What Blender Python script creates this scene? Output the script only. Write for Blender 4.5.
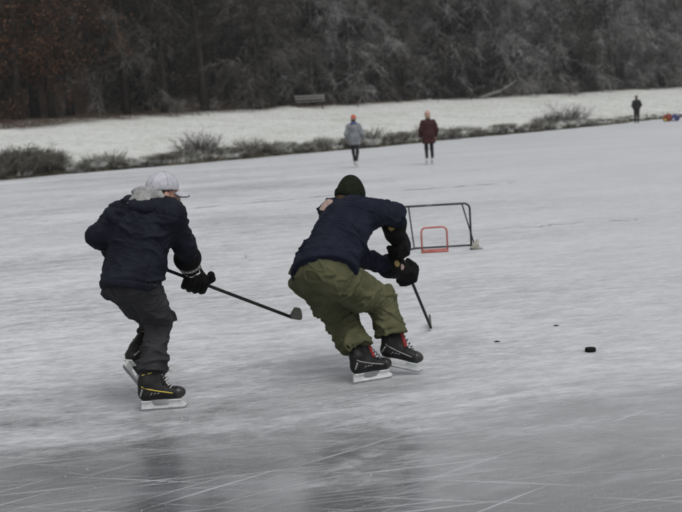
import bpy, bmesh, math, random
import numpy as np
from mathutils import Matrix, Vector
R = math.radians
sc = bpy.context.scene
for _o in list(bpy.data.objects): bpy.data.objects.remove(_o)
C = sc.collection

# ------------------------------------------------------------------ camera
CAM_Z, F, PITCH, ROLL = 1.77, 1100.0, 7.39, -3.4
cd = bpy.data.cameras.new('camera'); cam = bpy.data.objects.new('camera', cd); C.objects.link(cam)
cd.sensor_width = 36.0; cd.lens = 36.0 * F / 682.0; cd.clip_start = 0.1; cd.clip_end = 2000
CM = Matrix.Translation((0, 0, CAM_Z)) @ Matrix.Rotation(R(90 - PITCH), 4, 'X') @ Matrix.Rotation(R(ROLL), 4, 'Z')
cam.matrix_world = CM
cd.dof.use_dof = True; cd.dof.focus_distance = 7.2; cd.dof.aperture_fstop = 3.2
sc.camera = cam

# ------------------------------------------------------------------ overcast daylight
SUN_EL, SUN_AZ = 56.0, 150.0      # high soft sun behind cloud, behind the camera
w = bpy.data.worlds.new('World'); sc.world = w; w.use_nodes = True
nt = w.node_tree; bg = nt.nodes['Background']
sky = nt.nodes.new('ShaderNodeTexSky'); sky.sky_type = 'NISHITA'; sky.sun_disc = False
sky.sun_elevation = R(SUN_EL); sky.sun_rotation = R(SUN_AZ); sky.dust_density = 4.0; sky.air_density = 1.0; sky.ozone_density = 1.0
hs = nt.nodes.new('ShaderNodeHueSaturation'); hs.inputs['Saturation'].default_value = 0.12
gm = nt.nodes.new('ShaderNodeGamma'); gm.inputs[1].default_value = 0.4        # cloud cover evens the sky out
nt.links.new(sky.outputs[0], hs.inputs['Color']); nt.links.new(hs.outputs[0], gm.inputs[0]); nt.links.new(gm.outputs[0], bg.inputs[0]); bg.inputs[1].default_value = 0.15
sl = bpy.data.lights.new('sun', 'SUN'); sl.energy = 0.75; sl.angle = R(40); sl.color = (1, .97, .93)
so = bpy.data.objects.new('sun', sl); C.objects.link(so)
_d = Vector((math.sin(R(SUN_AZ)) * math.cos(R(SUN_EL)), math.cos(R(SUN_AZ)) * math.cos(R(SUN_EL)), math.sin(R(SUN_EL))))
so.rotation_euler = _d.to_track_quat('Z', 'Y').to_euler(); so.location = (0, 0, 30)
vs = sc.view_settings; vs.view_transform = 'Standard'; vs.look = 'None'; vs.gamma = 1; vs.use_curve_mapping = False
vs.exposure = 1.2

# ------------------------------------------------------------------ measuring helpers
def ray(px, py):
    return CM.to_3x3() @ Vector(((px - 341) / F, -(py - 256) / F, -1.0))
def at(px, py, Y):
    d = ray(px, py); return np.array(d * (Y / d.y)) + np.array((0, 0, CAM_Z))
def ground(px, py, z=0.0):
    d = ray(px, py); return np.array(d * ((z - CAM_Z) / d.z)) + np.array((0, 0, CAM_Z))
V = lambda *a: np.array(a, float)
def nrm(v): v = np.asarray(v, float); return v / (np.linalg.norm(v) + 1e-12)

# ------------------------------------------------------------------ scene helpers
def mesh_obj(name, verts, faces, mat, parent=None, smooth=False):
    me = bpy.data.meshes.new(name)
    if isinstance(verts, np.ndarray) and isinstance(faces, np.ndarray):
        n = faces.shape[1]
        me.vertices.add(len(verts)); me.vertices.foreach_set('co', np.ascontiguousarray(verts, np.float32).ravel())
        me.loops.add(faces.size); me.loops.foreach_set('vertex_index', np.ascontiguousarray(faces, np.int32).ravel())
        me.polygons.add(len(faces)); me.polygons.foreach_set('loop_start', np.arange(0, faces.size, n, dtype=np.int32))
        me.update(calc_edges=True)
    else:
        me.from_pydata([tuple(map(float, v)) for v in verts], [], [tuple(map(int, f)) for f in faces])
    if smooth: me.shade_smooth()
    if mat is not None: me.materials.append(mat)
    return link(name, me, parent)
def link(name, data, parent=None):
    o = bpy.data.objects.new(name, data); C.objects.link(o)
    if parent is not None: o.parent = parent
    return o
def tag(o, label=None, cat=None, group=None, kind=None):
    if label: o['label'] = label
    if cat: o['category'] = cat
    if group: o['group'] = group
    if kind: o['kind'] = kind
    return o
def empty(name, loc, rz=0):
    o = link(name, None); o.location = tuple(map(float, loc)); o.rotation_euler = (0, 0, rz); return o
def copy_tree(o, parent=None):
    c = o.copy(); C.objects.link(c); c.parent = parent
    for ch in o.children: copy_tree(ch, c)
    return c
class MB:
    """collects simple solids into one mesh"""
    def __init__(s): s.v = []; s.f = []
    def add(s, v, f):
        b = len(s.v); s.v += [tuple(map(float, q)) for q in v]; s.f += [tuple(int(i) + b for i in q) for q in f]; return s
    def box(s, c, sx, sy, sz, M=None):
        v = [V(x * sx / 2, y * sy / 2, z * sz / 2) for x in (-1, 1) for y in (-1, 1) for z in (-1, 1)]
        if M is not None: v = [M @ q for q in v]
        return s.add([q + np.asarray(c) for q in v], [(0, 1, 3, 2), (4, 6, 7, 5), (0, 4, 5, 1), (2, 3, 7, 6), (0, 2, 6, 4), (1, 5, 7, 3)])
    def tube(s, pts, rad, n=8):
        pts = [np.asarray(p, float) for p in pts]; rr = rad if hasattr(rad, '__len__') else [rad] * len(pts)
        ring = []; a = None
        for i, p in enumerate(pts):
            t = nrm(pts[min(i + 1, len(pts) - 1)] - pts[max(i - 1, 0)])
            if a is None: a = nrm(np.cross(t, V(0, 0, 1) if abs(t[2]) < .9 else V(1, 0, 0)))
            a = nrm(a - t * np.dot(a, t)); b = np.cross(t, a)
            ring += [p + rr[i] * (a * math.cos(k * 2 * math.pi / n) + b * math.sin(k * 2 * math.pi / n)) for k in range(n)]
        f = [(i * n + k, i * n + (k + 1) % n, (i + 1) * n + (k + 1) % n, (i + 1) * n + k) for i in range(len(pts) - 1) for k in range(n)]
        f += [tuple(range(n - 1, -1, -1)), tuple(range((len(pts) - 1) * n, len(pts) * n))]
        return s.add(ring, f)
    def prism(s, poly, y0, y1, M=None, o=(0, 0, 0)):
        n = len(poly); v = [V(x, y0, z) for x, z in poly] + [V(x, y1, z) for x, z in poly]
        if M is not None: v = [M @ q for q in v]
        v = [q + np.asarray(o) for q in v]
        return s.add(v, [tuple(range(n)), tuple(range(2 * n - 1, n - 1, -1))] + [(i, i + n, (i + 1) % n + n, (i + 1) % n) for i in range(n)])
    def build(s, name, mat, parent=None, smooth=False):
        return mesh_obj(name, s.v, s.f, mat, parent, smooth)

# ------------------------------------------------------------------ numpy gradient noise
_rs = np.random.RandomState(7); _perm = _rs.permutation(256); _perm = np.concatenate([_perm, _perm, _perm])
_g = _rs.normal(size=(256, 3)); _g /= np.linalg.norm(_g, axis=1)[:, None]
def pnoise(P):
    P = np.asarray(P, float); i = np.floor(P).astype(int); f = P - i; i &= 255
    u = f * f * f * (f * (f * 6 - 15) + 10); out = 0
    for dx in (0, 1):
        for dy in (0, 1):
            for dz in (0, 1):
                h = _perm[_perm[_perm[i[:, 0] + dx] + i[:, 1] + dy] + i[:, 2] + dz]
                d = (_g[h] * (f - V(dx, dy, dz))).sum(1)
                out = out + d * (u[:, 0] if dx else 1 - u[:, 0]) * (u[:, 1] if dy else 1 - u[:, 1]) * (u[:, 2] if dz else 1 - u[:, 2])
    return out

# ------------------------------------------------------------------ smooth solids (distance fields meshed by surface nets)
def cap(a, b, ra, rb, flat=None):
    a = np.asarray(a, float); b = np.asarray(b, float)
    def f(P):
        A, B = a, b
        if flat is not None:
            n, s = flat; P = P + n * ((P - a) @ n)[..., None] * (1 / s - 1); B = b + n * ((b - a) @ n) * (1 / s - 1)
        ab = B - A; t = np.clip(((P - A) @ ab) / (ab @ ab + 1e-12), 0, 1)
        return np.linalg.norm(P - A - t[..., None] * ab, axis=-1) - (ra + (rb - ra) * t)
    m = max(ra, rb); return f, np.minimum(a, b) - m, np.maximum(a, b) + m
def ell(c, M, r):
    """ellipsoid: M columns are the axes"""
    c = np.asarray(c, float); r = np.asarray(r, float)
    def f(P):
        q = (P - c) @ M; k0 = np.linalg.norm(q / r, axis=-1); k1 = np.linalg.norm(q / (r * r), axis=-1)
        return k0 * (k0 - 1) / (k1 + 1e-9)
    m = r.max(); return f, c - m, c + m
def smin(a, b, k):
    h = np.clip(.5 + .5 * (b - a) / k, 0, 1); return b * (1 - h) + a * h - k * h * (1 - h)
class Field:
    def eval(s, P):
        D = np.full(P.shape[:-1], 1.0)
        for (f, a, b), k, sub in s.p: D = -smin(-D, f(P), k) if sub else smin(D, f(P), k)
        return D
    def __init__(s, k=.03): s.k = k; s.p = []; s.cuts = []
    def add(s, prim, k=None, sub=False): s.p.append((prim, s.k if k is None else k, sub)); return s
    def cut(s, o, n): s.cuts.append((np.asarray(o, float), nrm(n))); return s      # keep the side n points away from
    def mesh(s, h=.008, off=0.0, clip=None):
        lo = np.min([p[0][1] for p in s.p if not p[2]], 0) - 3 * h - abs(off); hi = np.max([p[0][2] for p in s.p if not p[2]], 0) + 3 * h + abs(off)
        if clip is not None: lo = np.maximum(lo, clip[1] - 3 * h); hi = np.minimum(hi, clip[2] + 3 * h)
        n = np.ceil((hi - lo) / h).astype(int) + 1
        D = np.full(n, 1.0, np.float64); ax = [lo[i] + h * np.arange(n[i]) for i in range(3)]
        for (f, a, b), k, sub in s.p:
            m = k + 4 * h + abs(off)
            i0 = np.clip(np.floor((a - m - lo) / h).astype(int), 0, n); i1 = np.clip(np.ceil((b + m - lo) / h).astype(int) + 1, 0, n)
            if (i1 <= i0).any(): continue
            sl_ = tuple(slice(i0[j], i1[j]) for j in range(3))
            P = np.stack(np.meshgrid(*[ax[j][sl_[j]] for j in range(3)], indexing='ij'), -1)
            d = f(P)
            D[sl_] = -smin(-D[sl_], d, k) if sub else smin(D[sl_], d, k)
        D -= off
        if s.cuts or clip is not None:
            P = np.stack(np.meshgrid(*ax, indexing='ij'), -1)
            for o, nn in s.cuts: D = np.maximum(D, (P - o) @ nn)
            if clip is not None: D = np.maximum(D, clip[0](P))
        return surface_nets(D, lo, h)
def surface_nets(D, lo, h):
    S = D < 0; n = np.array(D.shape)
    acc = np.zeros(tuple(n - 1) + (3,)); cnt = np.zeros(tuple(n - 1))
    edges = []
    for axi in range(3):
        a = [slice(None)] * 3; b = [slice(None)] * 3; a[axi] = slice(0, -1); b[axi] = slice(1, None)
        sa, sb = S[tuple(a)], S[tuple(b)]; idx = np.argwhere(sa != sb)
        if not len(idx): continue
        da = D[tuple(a)][tuple(idx.T)]; db = D[tuple(b)][tuple(idx.T)]; t = da / (da - db)
        p = idx.astype(float); p[:, axi] += t
        o1, o2 = [(1, 2), (2, 0), (0, 1)][axi]
        ok = (idx[:, o1] > 0) & (idx[:, o2] > 0) & (idx[:, o1] < n[o1] - 1) & (idx[:, o2] < n[o2] - 1)
        idx, p = idx[ok], p[ok]; ins = sa[tuple(idx.T)]
        quad = []
        for d1, d2 in ((0, 0), (1, 0), (1, 1), (0, 1)):
            c = idx.copy(); c[:, o1] -= d1; c[:, o2] -= d2
            np.add.at(acc, tuple(c.T), p); np.add.at(cnt, tuple(c.T), 1); quad.append(c)
        edges.append((quad, ins))
    cells = np.argwhere(cnt > 0); ids = np.full(tuple(n - 1), -1); ids[tuple(cells.T)] = np.arange(len(cells))
    v = lo + h * acc[tuple(cells.T)] / cnt[tuple(cells.T)][:, None]
    if not edges: return None, None
    F_ = []
    for quad, ins in edges:
        q = np.stack([ids[tuple(c.T)] for c in quad], 1)
        F_.append(np.where(ins[:, None], q[:, ::-1], q))
    F_ = np.concatenate(F_)
    F_ = F_[:, ::-1]
    for _ in range(2):                                   # light relaxation
        s_ = np.zeros_like(v); c_ = np.zeros(len(v))
        for i in range(4):
            np.add.at(s_, F_[:, i], v[F_[:, (i + 1) % 4]] + v[F_[:, i - 1]]); np.add.at(c_, F_[:, i], 2)
        v = v * .5 + .5 * s_ / np.maximum(c_, 1)[:, None]
    return v, F_
def normals(v, f):
    n = np.cross(v[f[:, 2]] - v[f[:, 0]], v[f[:, 3]] - v[f[:, 1]]); o = np.zeros_like(v)
    for i in range(4): np.add.at(o, f[:, i], n)
    return o / (np.linalg.norm(o, axis=1)[:, None] + 1e-12)
def wrinkle(v, f, bones, amp=.008, fa=13., ft=5., seed=0, seams=()):
    """cloth folds running round the limbs"""
    N = normals(v, f); best = np.full(len(v), 9.); Q = np.zeros_like(v)
    for i, (a, b) in enumerate(bones):
        ab = b - a; L = np.linalg.norm(ab); u = ab / L
        t = np.clip((v - a) @ u, -.05, L + .05); pr = v - a - t[:, None] * u; d = np.linalg.norm(pr, axis=1)
        m = d < best; best[m] = d[m]
        e1 = nrm(np.cross(u, V(.3, .2, .9))); e2 = np.cross(u, e1)
        Q[m] = np.stack([t, pr @ e1, pr @ e2], 1)[m] + i * 3.7
    W = np.stack([pnoise(v * 4 + seed), pnoise(v * 4 + seed + 9), pnoise(v * 4 + seed + 17)], 1) * .06
    rdg = lambda n, w_: np.exp(-(n / w_) ** 2)
    q = (Q + W) * V(fa, ft, ft) + seed; q2 = (v + W * 1.5) @ np.array([[.8, .5, .33], [-.55, .83, .05], [-.25, -.22, .94]]) * V(ft * 1.2, ft * 1.2, fa * .8) + seed + 31
    d = np.clip(.45 + 2.2 * pnoise(v * 4.5 + seed + 50), .1, 1.15) * (1.15 * rdg(pnoise(q), .11) + 1.0 * rdg(pnoise(q2), .085)) + .35 * rdg(pnoise((Q + W) * V(fa * 2.3, ft * 2., ft * 2.) + 5), .08) + .55 * pnoise(v * 6 + seed)
    d = amp * (d - .5)
    for o_, n_, w_ in seams: d = d - .0045 * np.exp(-(((v - o_) @ n_) / w_) ** 2)
    return v + N * d[:, None]

# ------------------------------------------------------------------ materials
def mat(name, col, rough=.8, col2=None, scale=20., bump=0., bscale=None, spec=.3, metal=0., detail=4., lo=.4, hi=.6, stretch=None, sheen=0.):
    m = bpy.data.materials.new(name); m.use_nodes = True; t = m.node_tree; p = t.nodes['Principled BSDF']
    p.inputs['Base Color'].default_value = (*col, 1); p.inputs['Roughness'].default_value = rough
    p.inputs['Specular IOR Level'].default_value = spec; p.inputs['Metallic'].default_value = metal
    if sheen: p.inputs['Sheen Weight'].default_value = sheen
    tc = t.nodes.new('ShaderNodeTexCoord'); src = tc.outputs['Object']
    if stretch:
        mp = t.nodes.new('ShaderNodeMapping'); mp.inputs['Scale'].default_value = stretch; t.links.new(src, mp.inputs[0]); src = mp.outputs[0]
    if col2 is not None:
        n = t.nodes.new('ShaderNodeTexNoise'); n.inputs['Scale'].default_value = scale; n.inputs['Detail'].default_value = detail; t.links.new(src, n.inputs[0])
        r = t.nodes.new('ShaderNodeValToRGB'); r.color_ramp.elements[0].position = lo; r.color_ramp.elements[1].position = hi
        r.color_ramp.elements[0].color = (*col, 1); r.color_ramp.elements[1].color = (*col2, 1)
        t.links.new(n.outputs[0], r.inputs[0]); t.links.new(r.outputs[0], p.inputs['Base Color'])
    if bump:
        n = t.nodes.new('ShaderNodeTexNoise'); n.inputs['Scale'].default_value = bscale or scale * 3; n.inputs['Detail'].default_value = 5; t.links.new(src, n.inputs[0])
        b = t.nodes.new('ShaderNodeBump'); b.inputs['Strength'].default_value = bump; b.inputs['Distance'].default_value = .01
        t.links.new(n.outputs[0], b.inputs['Height']); t.links.new(b.outputs[0], p.inputs['Normal'])
    return m
M = {}
M['jacket_a'] = mat('navy black shell fabric', (.007, .0083, .0145), .75, (.0105, .0122, .020), 9, .25, 260, .12)
M['jacket_b'] = mat('navy sweat fabric', (.009, .0108, .021), .9, (.013, .0152, .028), 10, .3, 300, .1)
M['pants_a'] = mat('charcoal trouser fabric', (.030, .030, .033), .9, (.040, .040, .043), 9, .3, 300, .1)
M['pants_b'] = mat('olive cotton', (.070, .072, .040), .9, (.092, .093, .053), 7, .3, 320, .1)
M['hood'] = mat('pale grey fleece', (.24, .24, .245), .95, (.33, .33, .33), 25, .5, 200, .1)
M['cap'] = mat('pale grey twill', (.38, .38, .43), .9, (.46, .46, .51), 30, .3, 500, .1)
M['cap_dark'] = mat('dark cap underside', (.05, .05, .06), .9, (.07, .07, .08), 30)
M['beanie'] = mat('dark green knit', (.009, .012, .008), .95, (.016, .019, .012), 60, .8, 170, .1)
M['skin'] = mat('skin', (.48, .27, .20), .55, (.54, .32, .25), 30, .1, 200, .3)
M['hair'] = mat('brown hair', (.05, .032, .02), .6, (.08, .05, .03), 60, .6, 150)
M['eye'] = mat('eye', (.05, .04, .03), .2, (.06, .05, .04), 100)
M['glove'] = mat('black glove leather', (.005, .005, .006), .8, (.009, .009, .010), 30, .3, 150, .08)
M['gold'] = mat('gold glove patch', (.30, .22, .07), .6, (.36, .27, .10), 60)
M['palm'] = mat('pale pink palm leather', (.30, .22, .195), .8, (.36, .27, .24), 40)
M['white'] = mat('white print', (.62, .62, .62), .6, (.7, .7, .7), 60)
M['holder'] = mat('white blade holder plastic', (.68, .70, .70), .45, (.54, .56, .56), 14, 0, None, .5)
M['steel'] = mat('skate steel', (.42, .43, .44), .35, (.34, .34, .36), 30, 0, None, .5, 1.0)
M['boot'] = mat('black skate boot', (.008, .008, .009), .5, (.014, .014, .015), 25, .15, 200, .2)
M['boot_grey'] = mat('grey boot panel', (.20, .20, .21), .5, (.26, .26, .27), 40)
M['yellow'] = mat('yellow boot trim', (.46, .36, .05), .5, (.5, .4, .08), 40)
M['red'] = mat('dark red tongue felt', (.20, .018, .022), .85, (.26, .03, .03), 60)
M['lace'] = mat('lace', (.42, .42, .41), .9, (.5, .5, .5), 80)
M['lace_dark'] = mat('dark lace', (.05, .05, .05), .9, (.07, .07, .07), 80)
M['stick'] = mat('black composite shaft', (.007, .007, .008), .5, (.012, .012, .013), 20, .05, 200, .15)
M['tape'] = mat('frosted cloth tape', (.085, .085, .078), .95, (.13, .127, .112), 70, .5, 200)
M['rubber'] = mat('black rubber', (.006, .006, .006), .8, (.011, .011, .011), 90, .2, 300, .1)
M['goal_black'] = mat('black painted tube', (.014, .014, .015), .45, (.028, .028, .03), 30)
M['goal_red'] = mat('faded red tube', (.34, .085, .075), .6, (.42, .15, .13), 22, 0, None, .3)

# ================================================================== SETTING
# --- bank line (world), inland normal
B0, B1 = V(-12.9, 41.0), V(23.7, 76.0)
BD = nrm(B1 - B0); BN = V(-BD[1], BD[0])
def bank(u, s):      # u metres along the bank from B0, s metres inland -> plan position
    k = np.asarray(u, float); wob = .45 * np.sin(k * .21 + 1) + .25 * np.sin(k * .53) + .12 * np.sin(k * 1.7 + 2) + 2.4 * np.clip((k - 38) / 10, 0, 1)
    p = B0 + BD * np.asarray(u)[..., None] + BN * (np.asarray(s) + wob * np.clip(1 - np.asarray(s) / 14, 0, 1))[..., None]
    return p
SP = np.array([-6, -.6, -.1, .15, .5, 1.2, 3, 8, 17.5, 24, 40, 130, 160]); ZP = np.array([-.9, -.5, -.08, .16, .33, .42, .58, 1.15, 2.35, 2.8, 6.0, 44, 48])
def zland(u, s):
    u = np.asarray(u, float); s = np.asarray(s, float)
    z = np.interp(s, SP, ZP)
    P = np.stack([u * .35, s * .35, u * 0], -1).reshape(-1, 3); P2 = np.stack([u * 1.3, s * 1.3, u * 0 + 4], -1).reshape(-1, 3)
    n = (pnoise(P) * .22 + pnoise(P2) * .07).reshape(z.shape)
    return z + n * np.clip((s + .1) / 2.5, 0, 1) * np.where(s > 20, 2.5, 1)
def land(u, s):
    p = bank(np.float64(u), np.float64(s)); return V(p[0], p[1], float(zland(np.array([u]), np.array([s]))[0]))
us = np.concatenate([np.arange(-160, -8, 6.), np.arange(-8, 75, .45), np.arange(75, 330, 6.)])
ss = np.concatenate([np.arange(-6, -1, 1.), np.arange(-1, 2.2, .14), np.arange(2.2, 20, .6), np.arange(20, 161, 3.5)])
U, S_ = np.meshgrid(us, ss, indexing='ij'); PL = bank(U, S_); Z = zland(U, S_)
vv = np.concatenate([PL, Z[..., None]], -1).reshape(-1, 3); nu, ns = U.shape
ii = (np.arange(nu - 1)[:, None] * ns + np.arange(ns - 1)[None]).ravel()
ff = np.stack([ii, ii + ns, ii + ns + 1, ii + 1], 1)

def land_material():
    m = bpy.data.materials.new('frosted meadow and leaf litter'); m.use_nodes = True; t = m.node_tree; p = t.nodes['Principled BSDF']
    p.inputs['Roughness'].default_value = .95; p.inputs['Specular IOR Level'].default_value = .15
    N = t.nodes.new; L = t.links.new
    geo = N('ShaderNodeNewGeometry'); pos = geo.outputs['Position']
    def noise(s, d=5, off=0):
        mp = N('ShaderNodeMapping'); mp.inputs['Location'].default_value = (off, off, 0); L(pos, mp.inputs[0])
        n = N('ShaderNodeTexNoise'); n.inputs['Scale'].default_value = s; n.inputs['Detail'].default_value = d; n.inputs['Roughness'].default_value = .62; L(mp.outputs[0], n.inputs[0]); return n.outputs[0]
    def math_(op, a, b=None, c=None):
        n = N('ShaderNodeMath'); n.operation = op
        for i, x in enumerate((a, b, c)):
            if x is None: continue
            if isinstance(x, (int, float)): n.inputs[i].default_value = x
            else: L(x, n.inputs[i])
        return n.outputs[0]
    def ramp(x, a, b):
        n = N('ShaderNodeMapRange'); n.interpolation_type = 'SMOOTHSTEP'; L(x, n.inputs[0]); n.inputs[1].default_value = a; n.inputs[2].default_value = b; return n.outputs[0]
    def mix(f, a, b):
        n = N('ShaderNodeMix'); n.data_type = 'RGBA'; L(f, n.inputs[0])
        for i, x in ((6, a), (7, b)):
            if isinstance(x, tuple): n.inputs[i].default_value = (*x, 1)
            else: L(x, n.inputs[i])
        return n.outputs[2]
    sep = N('ShaderNodeSeparateXYZ'); L(pos, sep.inputs[0]); x, y, z = sep.outputs
    # metres inland and along the bank
    s = math_('ADD', math_('MULTIPLY', math_('SUBTRACT', x, float(B0[0])), float(BN[0])), math_('MULTIPLY', math_('SUBTRACT', y, float(B0[1])), float(BN[1])))
    u = math_('ADD', math_('MULTIPLY', math_('SUBTRACT', x, float(B0[0])), float(BD[0])), math_('MULTIPLY', math_('SUBTRACT', y, float(B0[1])), float(BD[1])))
    frost = mix(ramp(noise(2.3, 8), .35, .62), (.47, .488, .475), (.56, .575, .57))
    frost = mix(ramp(noise(.28, 5, 13), .50, .72), frost, (.42, .44, .405))
    litter = mix(ramp(noise(1.8, 8, 5), .35, .65), (.045, .034, .027), (.085, .064, .05))
    # leaf litter starts at the wood edge, earlier where brown trees overhang (low u)
    edge = math_('ADD', s, math_('MULTIPLY', math_('SUBTRACT', noise(.5, 5, 9), .5), 3.0))
    edge = math_('ADD', edge, math_('MULTIPLY', ramp(u, 26., -4.), 4.2))
    col = mix(ramp(edge, 15.8, 18.4), frost, litter)
    soil = mix(ramp(noise(3, 6, 3), .4, .6), (.03, .027, .02), (.075, .07, .05))
    col = mix(ramp(math_('ADD', z, math_('MULTIPLY', math_('SUBTRACT', noise(1.1, 5, 2), .5), .5)), .36, .22), col, soil)
    L(col, p.inputs['Base Color'])
    b = N('ShaderNodeBump'); b.inputs['Strength'].default_value = .6; b.inputs['Distance'].default_value = .08; L(noise(6, 6), b.inputs['Height']); L(b.outputs[0], p.inputs['Normal'])
    return m
terrain = tag(mesh_obj('terrain', vv, ff, land_material(), None, True), kind='structure')

# --- the frozen lake
def ice_material():
    m = bpy.data.materials.new('scored lake ice'); m.use_nodes = True; t = m.node_tree; p = t.nodes['Principled BSDF']
    N = t.nodes.new; L = t.links.new
    geo = N('ShaderNodeNewGeometry'); pos = geo.outputs['Position']
    def noise(scale, rot=0., d=5, loc=(0, 0, 0), rough=.6, dist=0.):
        mp = N('ShaderNodeMapping'); mp.vector_type = 'TEXTURE'; mp.inputs['Rotation'].default_value = (0, 0, R(rot)); mp.inputs['Location'].default_value = loc
        mp.inputs['Scale'].default_value = (1 / scale[0], 1 / scale[1], 1); L(pos, mp.inputs[0])
        n = N('ShaderNodeTexNoise'); n.inputs['Scale'].default_value = 1; n.inputs['Detail'].default_value = d; n.inputs['Roughness'].default_value = rough; n.inputs['Distortion'].default_value = dist
        L(mp.outputs[0], n.inputs[0]); return n.outputs[0]
    def math_(op, a, b=None, clamp=False):
        n = N('ShaderNodeMath'); n.operation = op; n.use_clamp = clamp
        for i, x in enumerate((a, b)):
            if x is None: continue
            if isinstance(x, (int, float)): n.inputs[i].default_value = x
            else: L(x, n.inputs[i])
        return n.outputs[0]
    def ramp(x, a, b, lo=0., hi=1.):
        n = N('ShaderNodeMapRange'); n.interpolation_type = 'SMOOTHSTEP'; L(x, n.inputs[0]); n.inputs[1].default_value = a; n.inputs[2].default_value = b
        n.inputs[3].default_value = lo; n.inputs[4].default_value = hi; return n.outputs[0]
    def mix(f, a, b):
        n = N('ShaderNodeMix'); n.data_type = 'RGBA'; L(f, n.inputs[0])
        for i, x in ((6, a), (7, b)):
            if isinstance(x, tuple): n.inputs[i].default_value = (*x, 1)
            else: L(x, n.inputs[i])
        return n.outputs[2]
    streak = noise((1.0, 3.2), 13, 9, rough=.74, dist=.5)           # wind-swept, skated-over rime
    streak2 = noise((3.6, 9.), 6, 8, (3, 8, 0), .76, .5)
    streak3 = noise((11., 28.), 19, 7, (11, 2, 0), .76, .4)
    big = noise((.12, .3), 10, 4, (5, 1, 0))
    sc1 = ramp(noise((.6, 55.), 9, 3, (1, 7, 0), .5, .25), .60, .70)       # skate scratches in three directions
    sc2 = ramp(noise((.8, 60.), -17, 3, (4, 2, 0), .5, .35), .61, .71)
    sc3 = ramp(noise((.7, 48.), 38, 3, (9, 5, 0), .5, .4), .62, .72)
    scr = math_('MAXIMUM', sc1, math_('MAXIMUM', sc2, sc3))
    grain = noise((95, 95), 0, 3, (0, 0, 0), .7)
    grain2 = noise((28, 28), 0, 4, (2, 0, 0), .7)
    # the rime thins out into glassy ice towards the near shore
    sep = N('ShaderNodeSeparateXYZ'); L(pos, sep.inputs[0]); X, Y, _z = sep.outputs
    yy = math_('ADD', Y, math_('MULTIPLY', math_('SUBTRACT', noise((.5, 1.3), 12, 6, (7, 3, 0), .75, .6), .5), 6.5))
    clear = math_('MULTIPLY', ramp(yy, 7.8, 4.4), ramp(noise((.35, .8), 5, 5, (2, 9, 0), .65), .28, .5, .65, 1.0))
    f = math_('ADD', math_('MULTIPLY', streak, .55), math_('ADD', math_('MULTIPLY', streak2, .85), math_('MULTIPLY', streak3, .75)))
    f = math_('ADD', math_('SUBTRACT', f, 1.075), math_('MULTIPLY', math_('SUBTRACT', big, .5), .5))
    worn = ramp(math_('ADD', X, math_('MULTIPLY', math_('SUBTRACT', big, .5), 14.)), 5., -4., .42, .95)      # more skated on one side
    f = math_('ADD', .68, math_('MULTIPLY', math_('MULTIPLY', f, worn), 1.9))
    f = ramp(f, 0., 1.2, .24, 1.0)
    f = math_('MULTIPLY', f, ramp(grain, .25, .6, .86, 1.0))
    f = math_('MULTIPLY', f, math_('SUBTRACT', 1.0, math_('MULTIPLY', clear, .90)), True)
    f = math_('MAXIMUM', f, math_('MULTIPLY', scr, .62))
    f = math_('MAXIMUM', f, math_('MULTIPLY', math_('MULTIPLY', ramp(grain, .55, .68), ramp(grain2, .42, .6)), .55))
    col = mix(f, (.075, .08, .086), (.62, .64, .675))
    L(col, p.inputs['Base Color']); L(ramp(f, .12, .6, .10, .62), p.inputs['Roughness'])
    L(ramp(f, .15, .55, 2.1, 1.4), p.inputs['IOR']); p.inputs['Specular IOR Level'].default_value = .5
    b = N('ShaderNodeBump'); b.inputs['Strength'].default_value = .22; b.inputs['Distance'].default_value = .003
    L(math_('ADD', math_('MULTIPLY', grain2, .6), math_('ADD', math_('MULTIPLY', streak3, 1.2), math_('MULTIPLY', scr, .5))), b.inputs['Height']); L(b.outputs[0], p.inputs['Normal'])
    return m
ice = tag(mesh_obj('ice', V((-420, -120, 0), (420, -120, 0), (420, 420, 0), (-420, 420, 0)), np.array([[0, 1, 2, 3]]), ice_material()), kind='structure')

rng = random.Random(5)
def ribbon(mb, pts, w0):
    n = len(pts)
    for i, p in enumerate(pts):
        t = nrm(pts[min(i + 1, n - 1)] - pts[max(i - 1, 0)]); s = V(-t[1], t[0], 0); ww = w0 * min(1, .15 + 2.2 * min(i, n - 1 - i) / n) * rng.uniform(.7, 1.2)
        mb.v += [tuple(p + s * ww / 2), tuple(p - s * ww / 2)]
    b = len(mb.v) - 2 * n
    mb.f += [(b + 2 * i, b + 2 * i + 1, b + 2 * i + 3, b + 2 * i + 2) for i in range(n - 1)]
M['scratch'] = mat('rime in skate cuts', (.50, .52, .54), .8, (.66, .68, .70), 8)
M['crack'] = mat('dark refrozen crack', (.16, .165, .17), .5, (.28, .285, .29), 3)
mb = MB()
for i in range(560):                                   # curved skate cuts, broken where the blade lifted
    Y = 3.6 + 34 * rng.random() ** 1.35; X = rng.uniform(-.36, .36) * Y
    L_ = rng.uniform(.25, 1.3) * (1 + Y / 9); a = rng.gauss(.22, .16 if rng.random() < .75 else .36) + (math.pi if rng.random() < .5 else 0); k = rng.gauss(0, .35) / (1 + Y / 10)
    p = V(X, Y, .0012 + i * 4e-7); pts = []; w0 = rng.choice((.0006, .0009, .0012, .0017)) * (1 + Y / 6)
    for j in range(14):
        pts.append(p.copy()); p = p + V(math.cos(a), math.sin(a), 0) * L_ / 13; a += k * L_ / 13 + rng.gauss(0, .012)
        if rng.random() < .16 or j == 13:
            if len(pts) > 2: ribbon(mb, pts, w0 * rng.uniform(.6, 1.2))
            pts = []
so_ = mb.build('skate_cuts', M['scratch'], ice); so_['kind'] = 'stuff'
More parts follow.
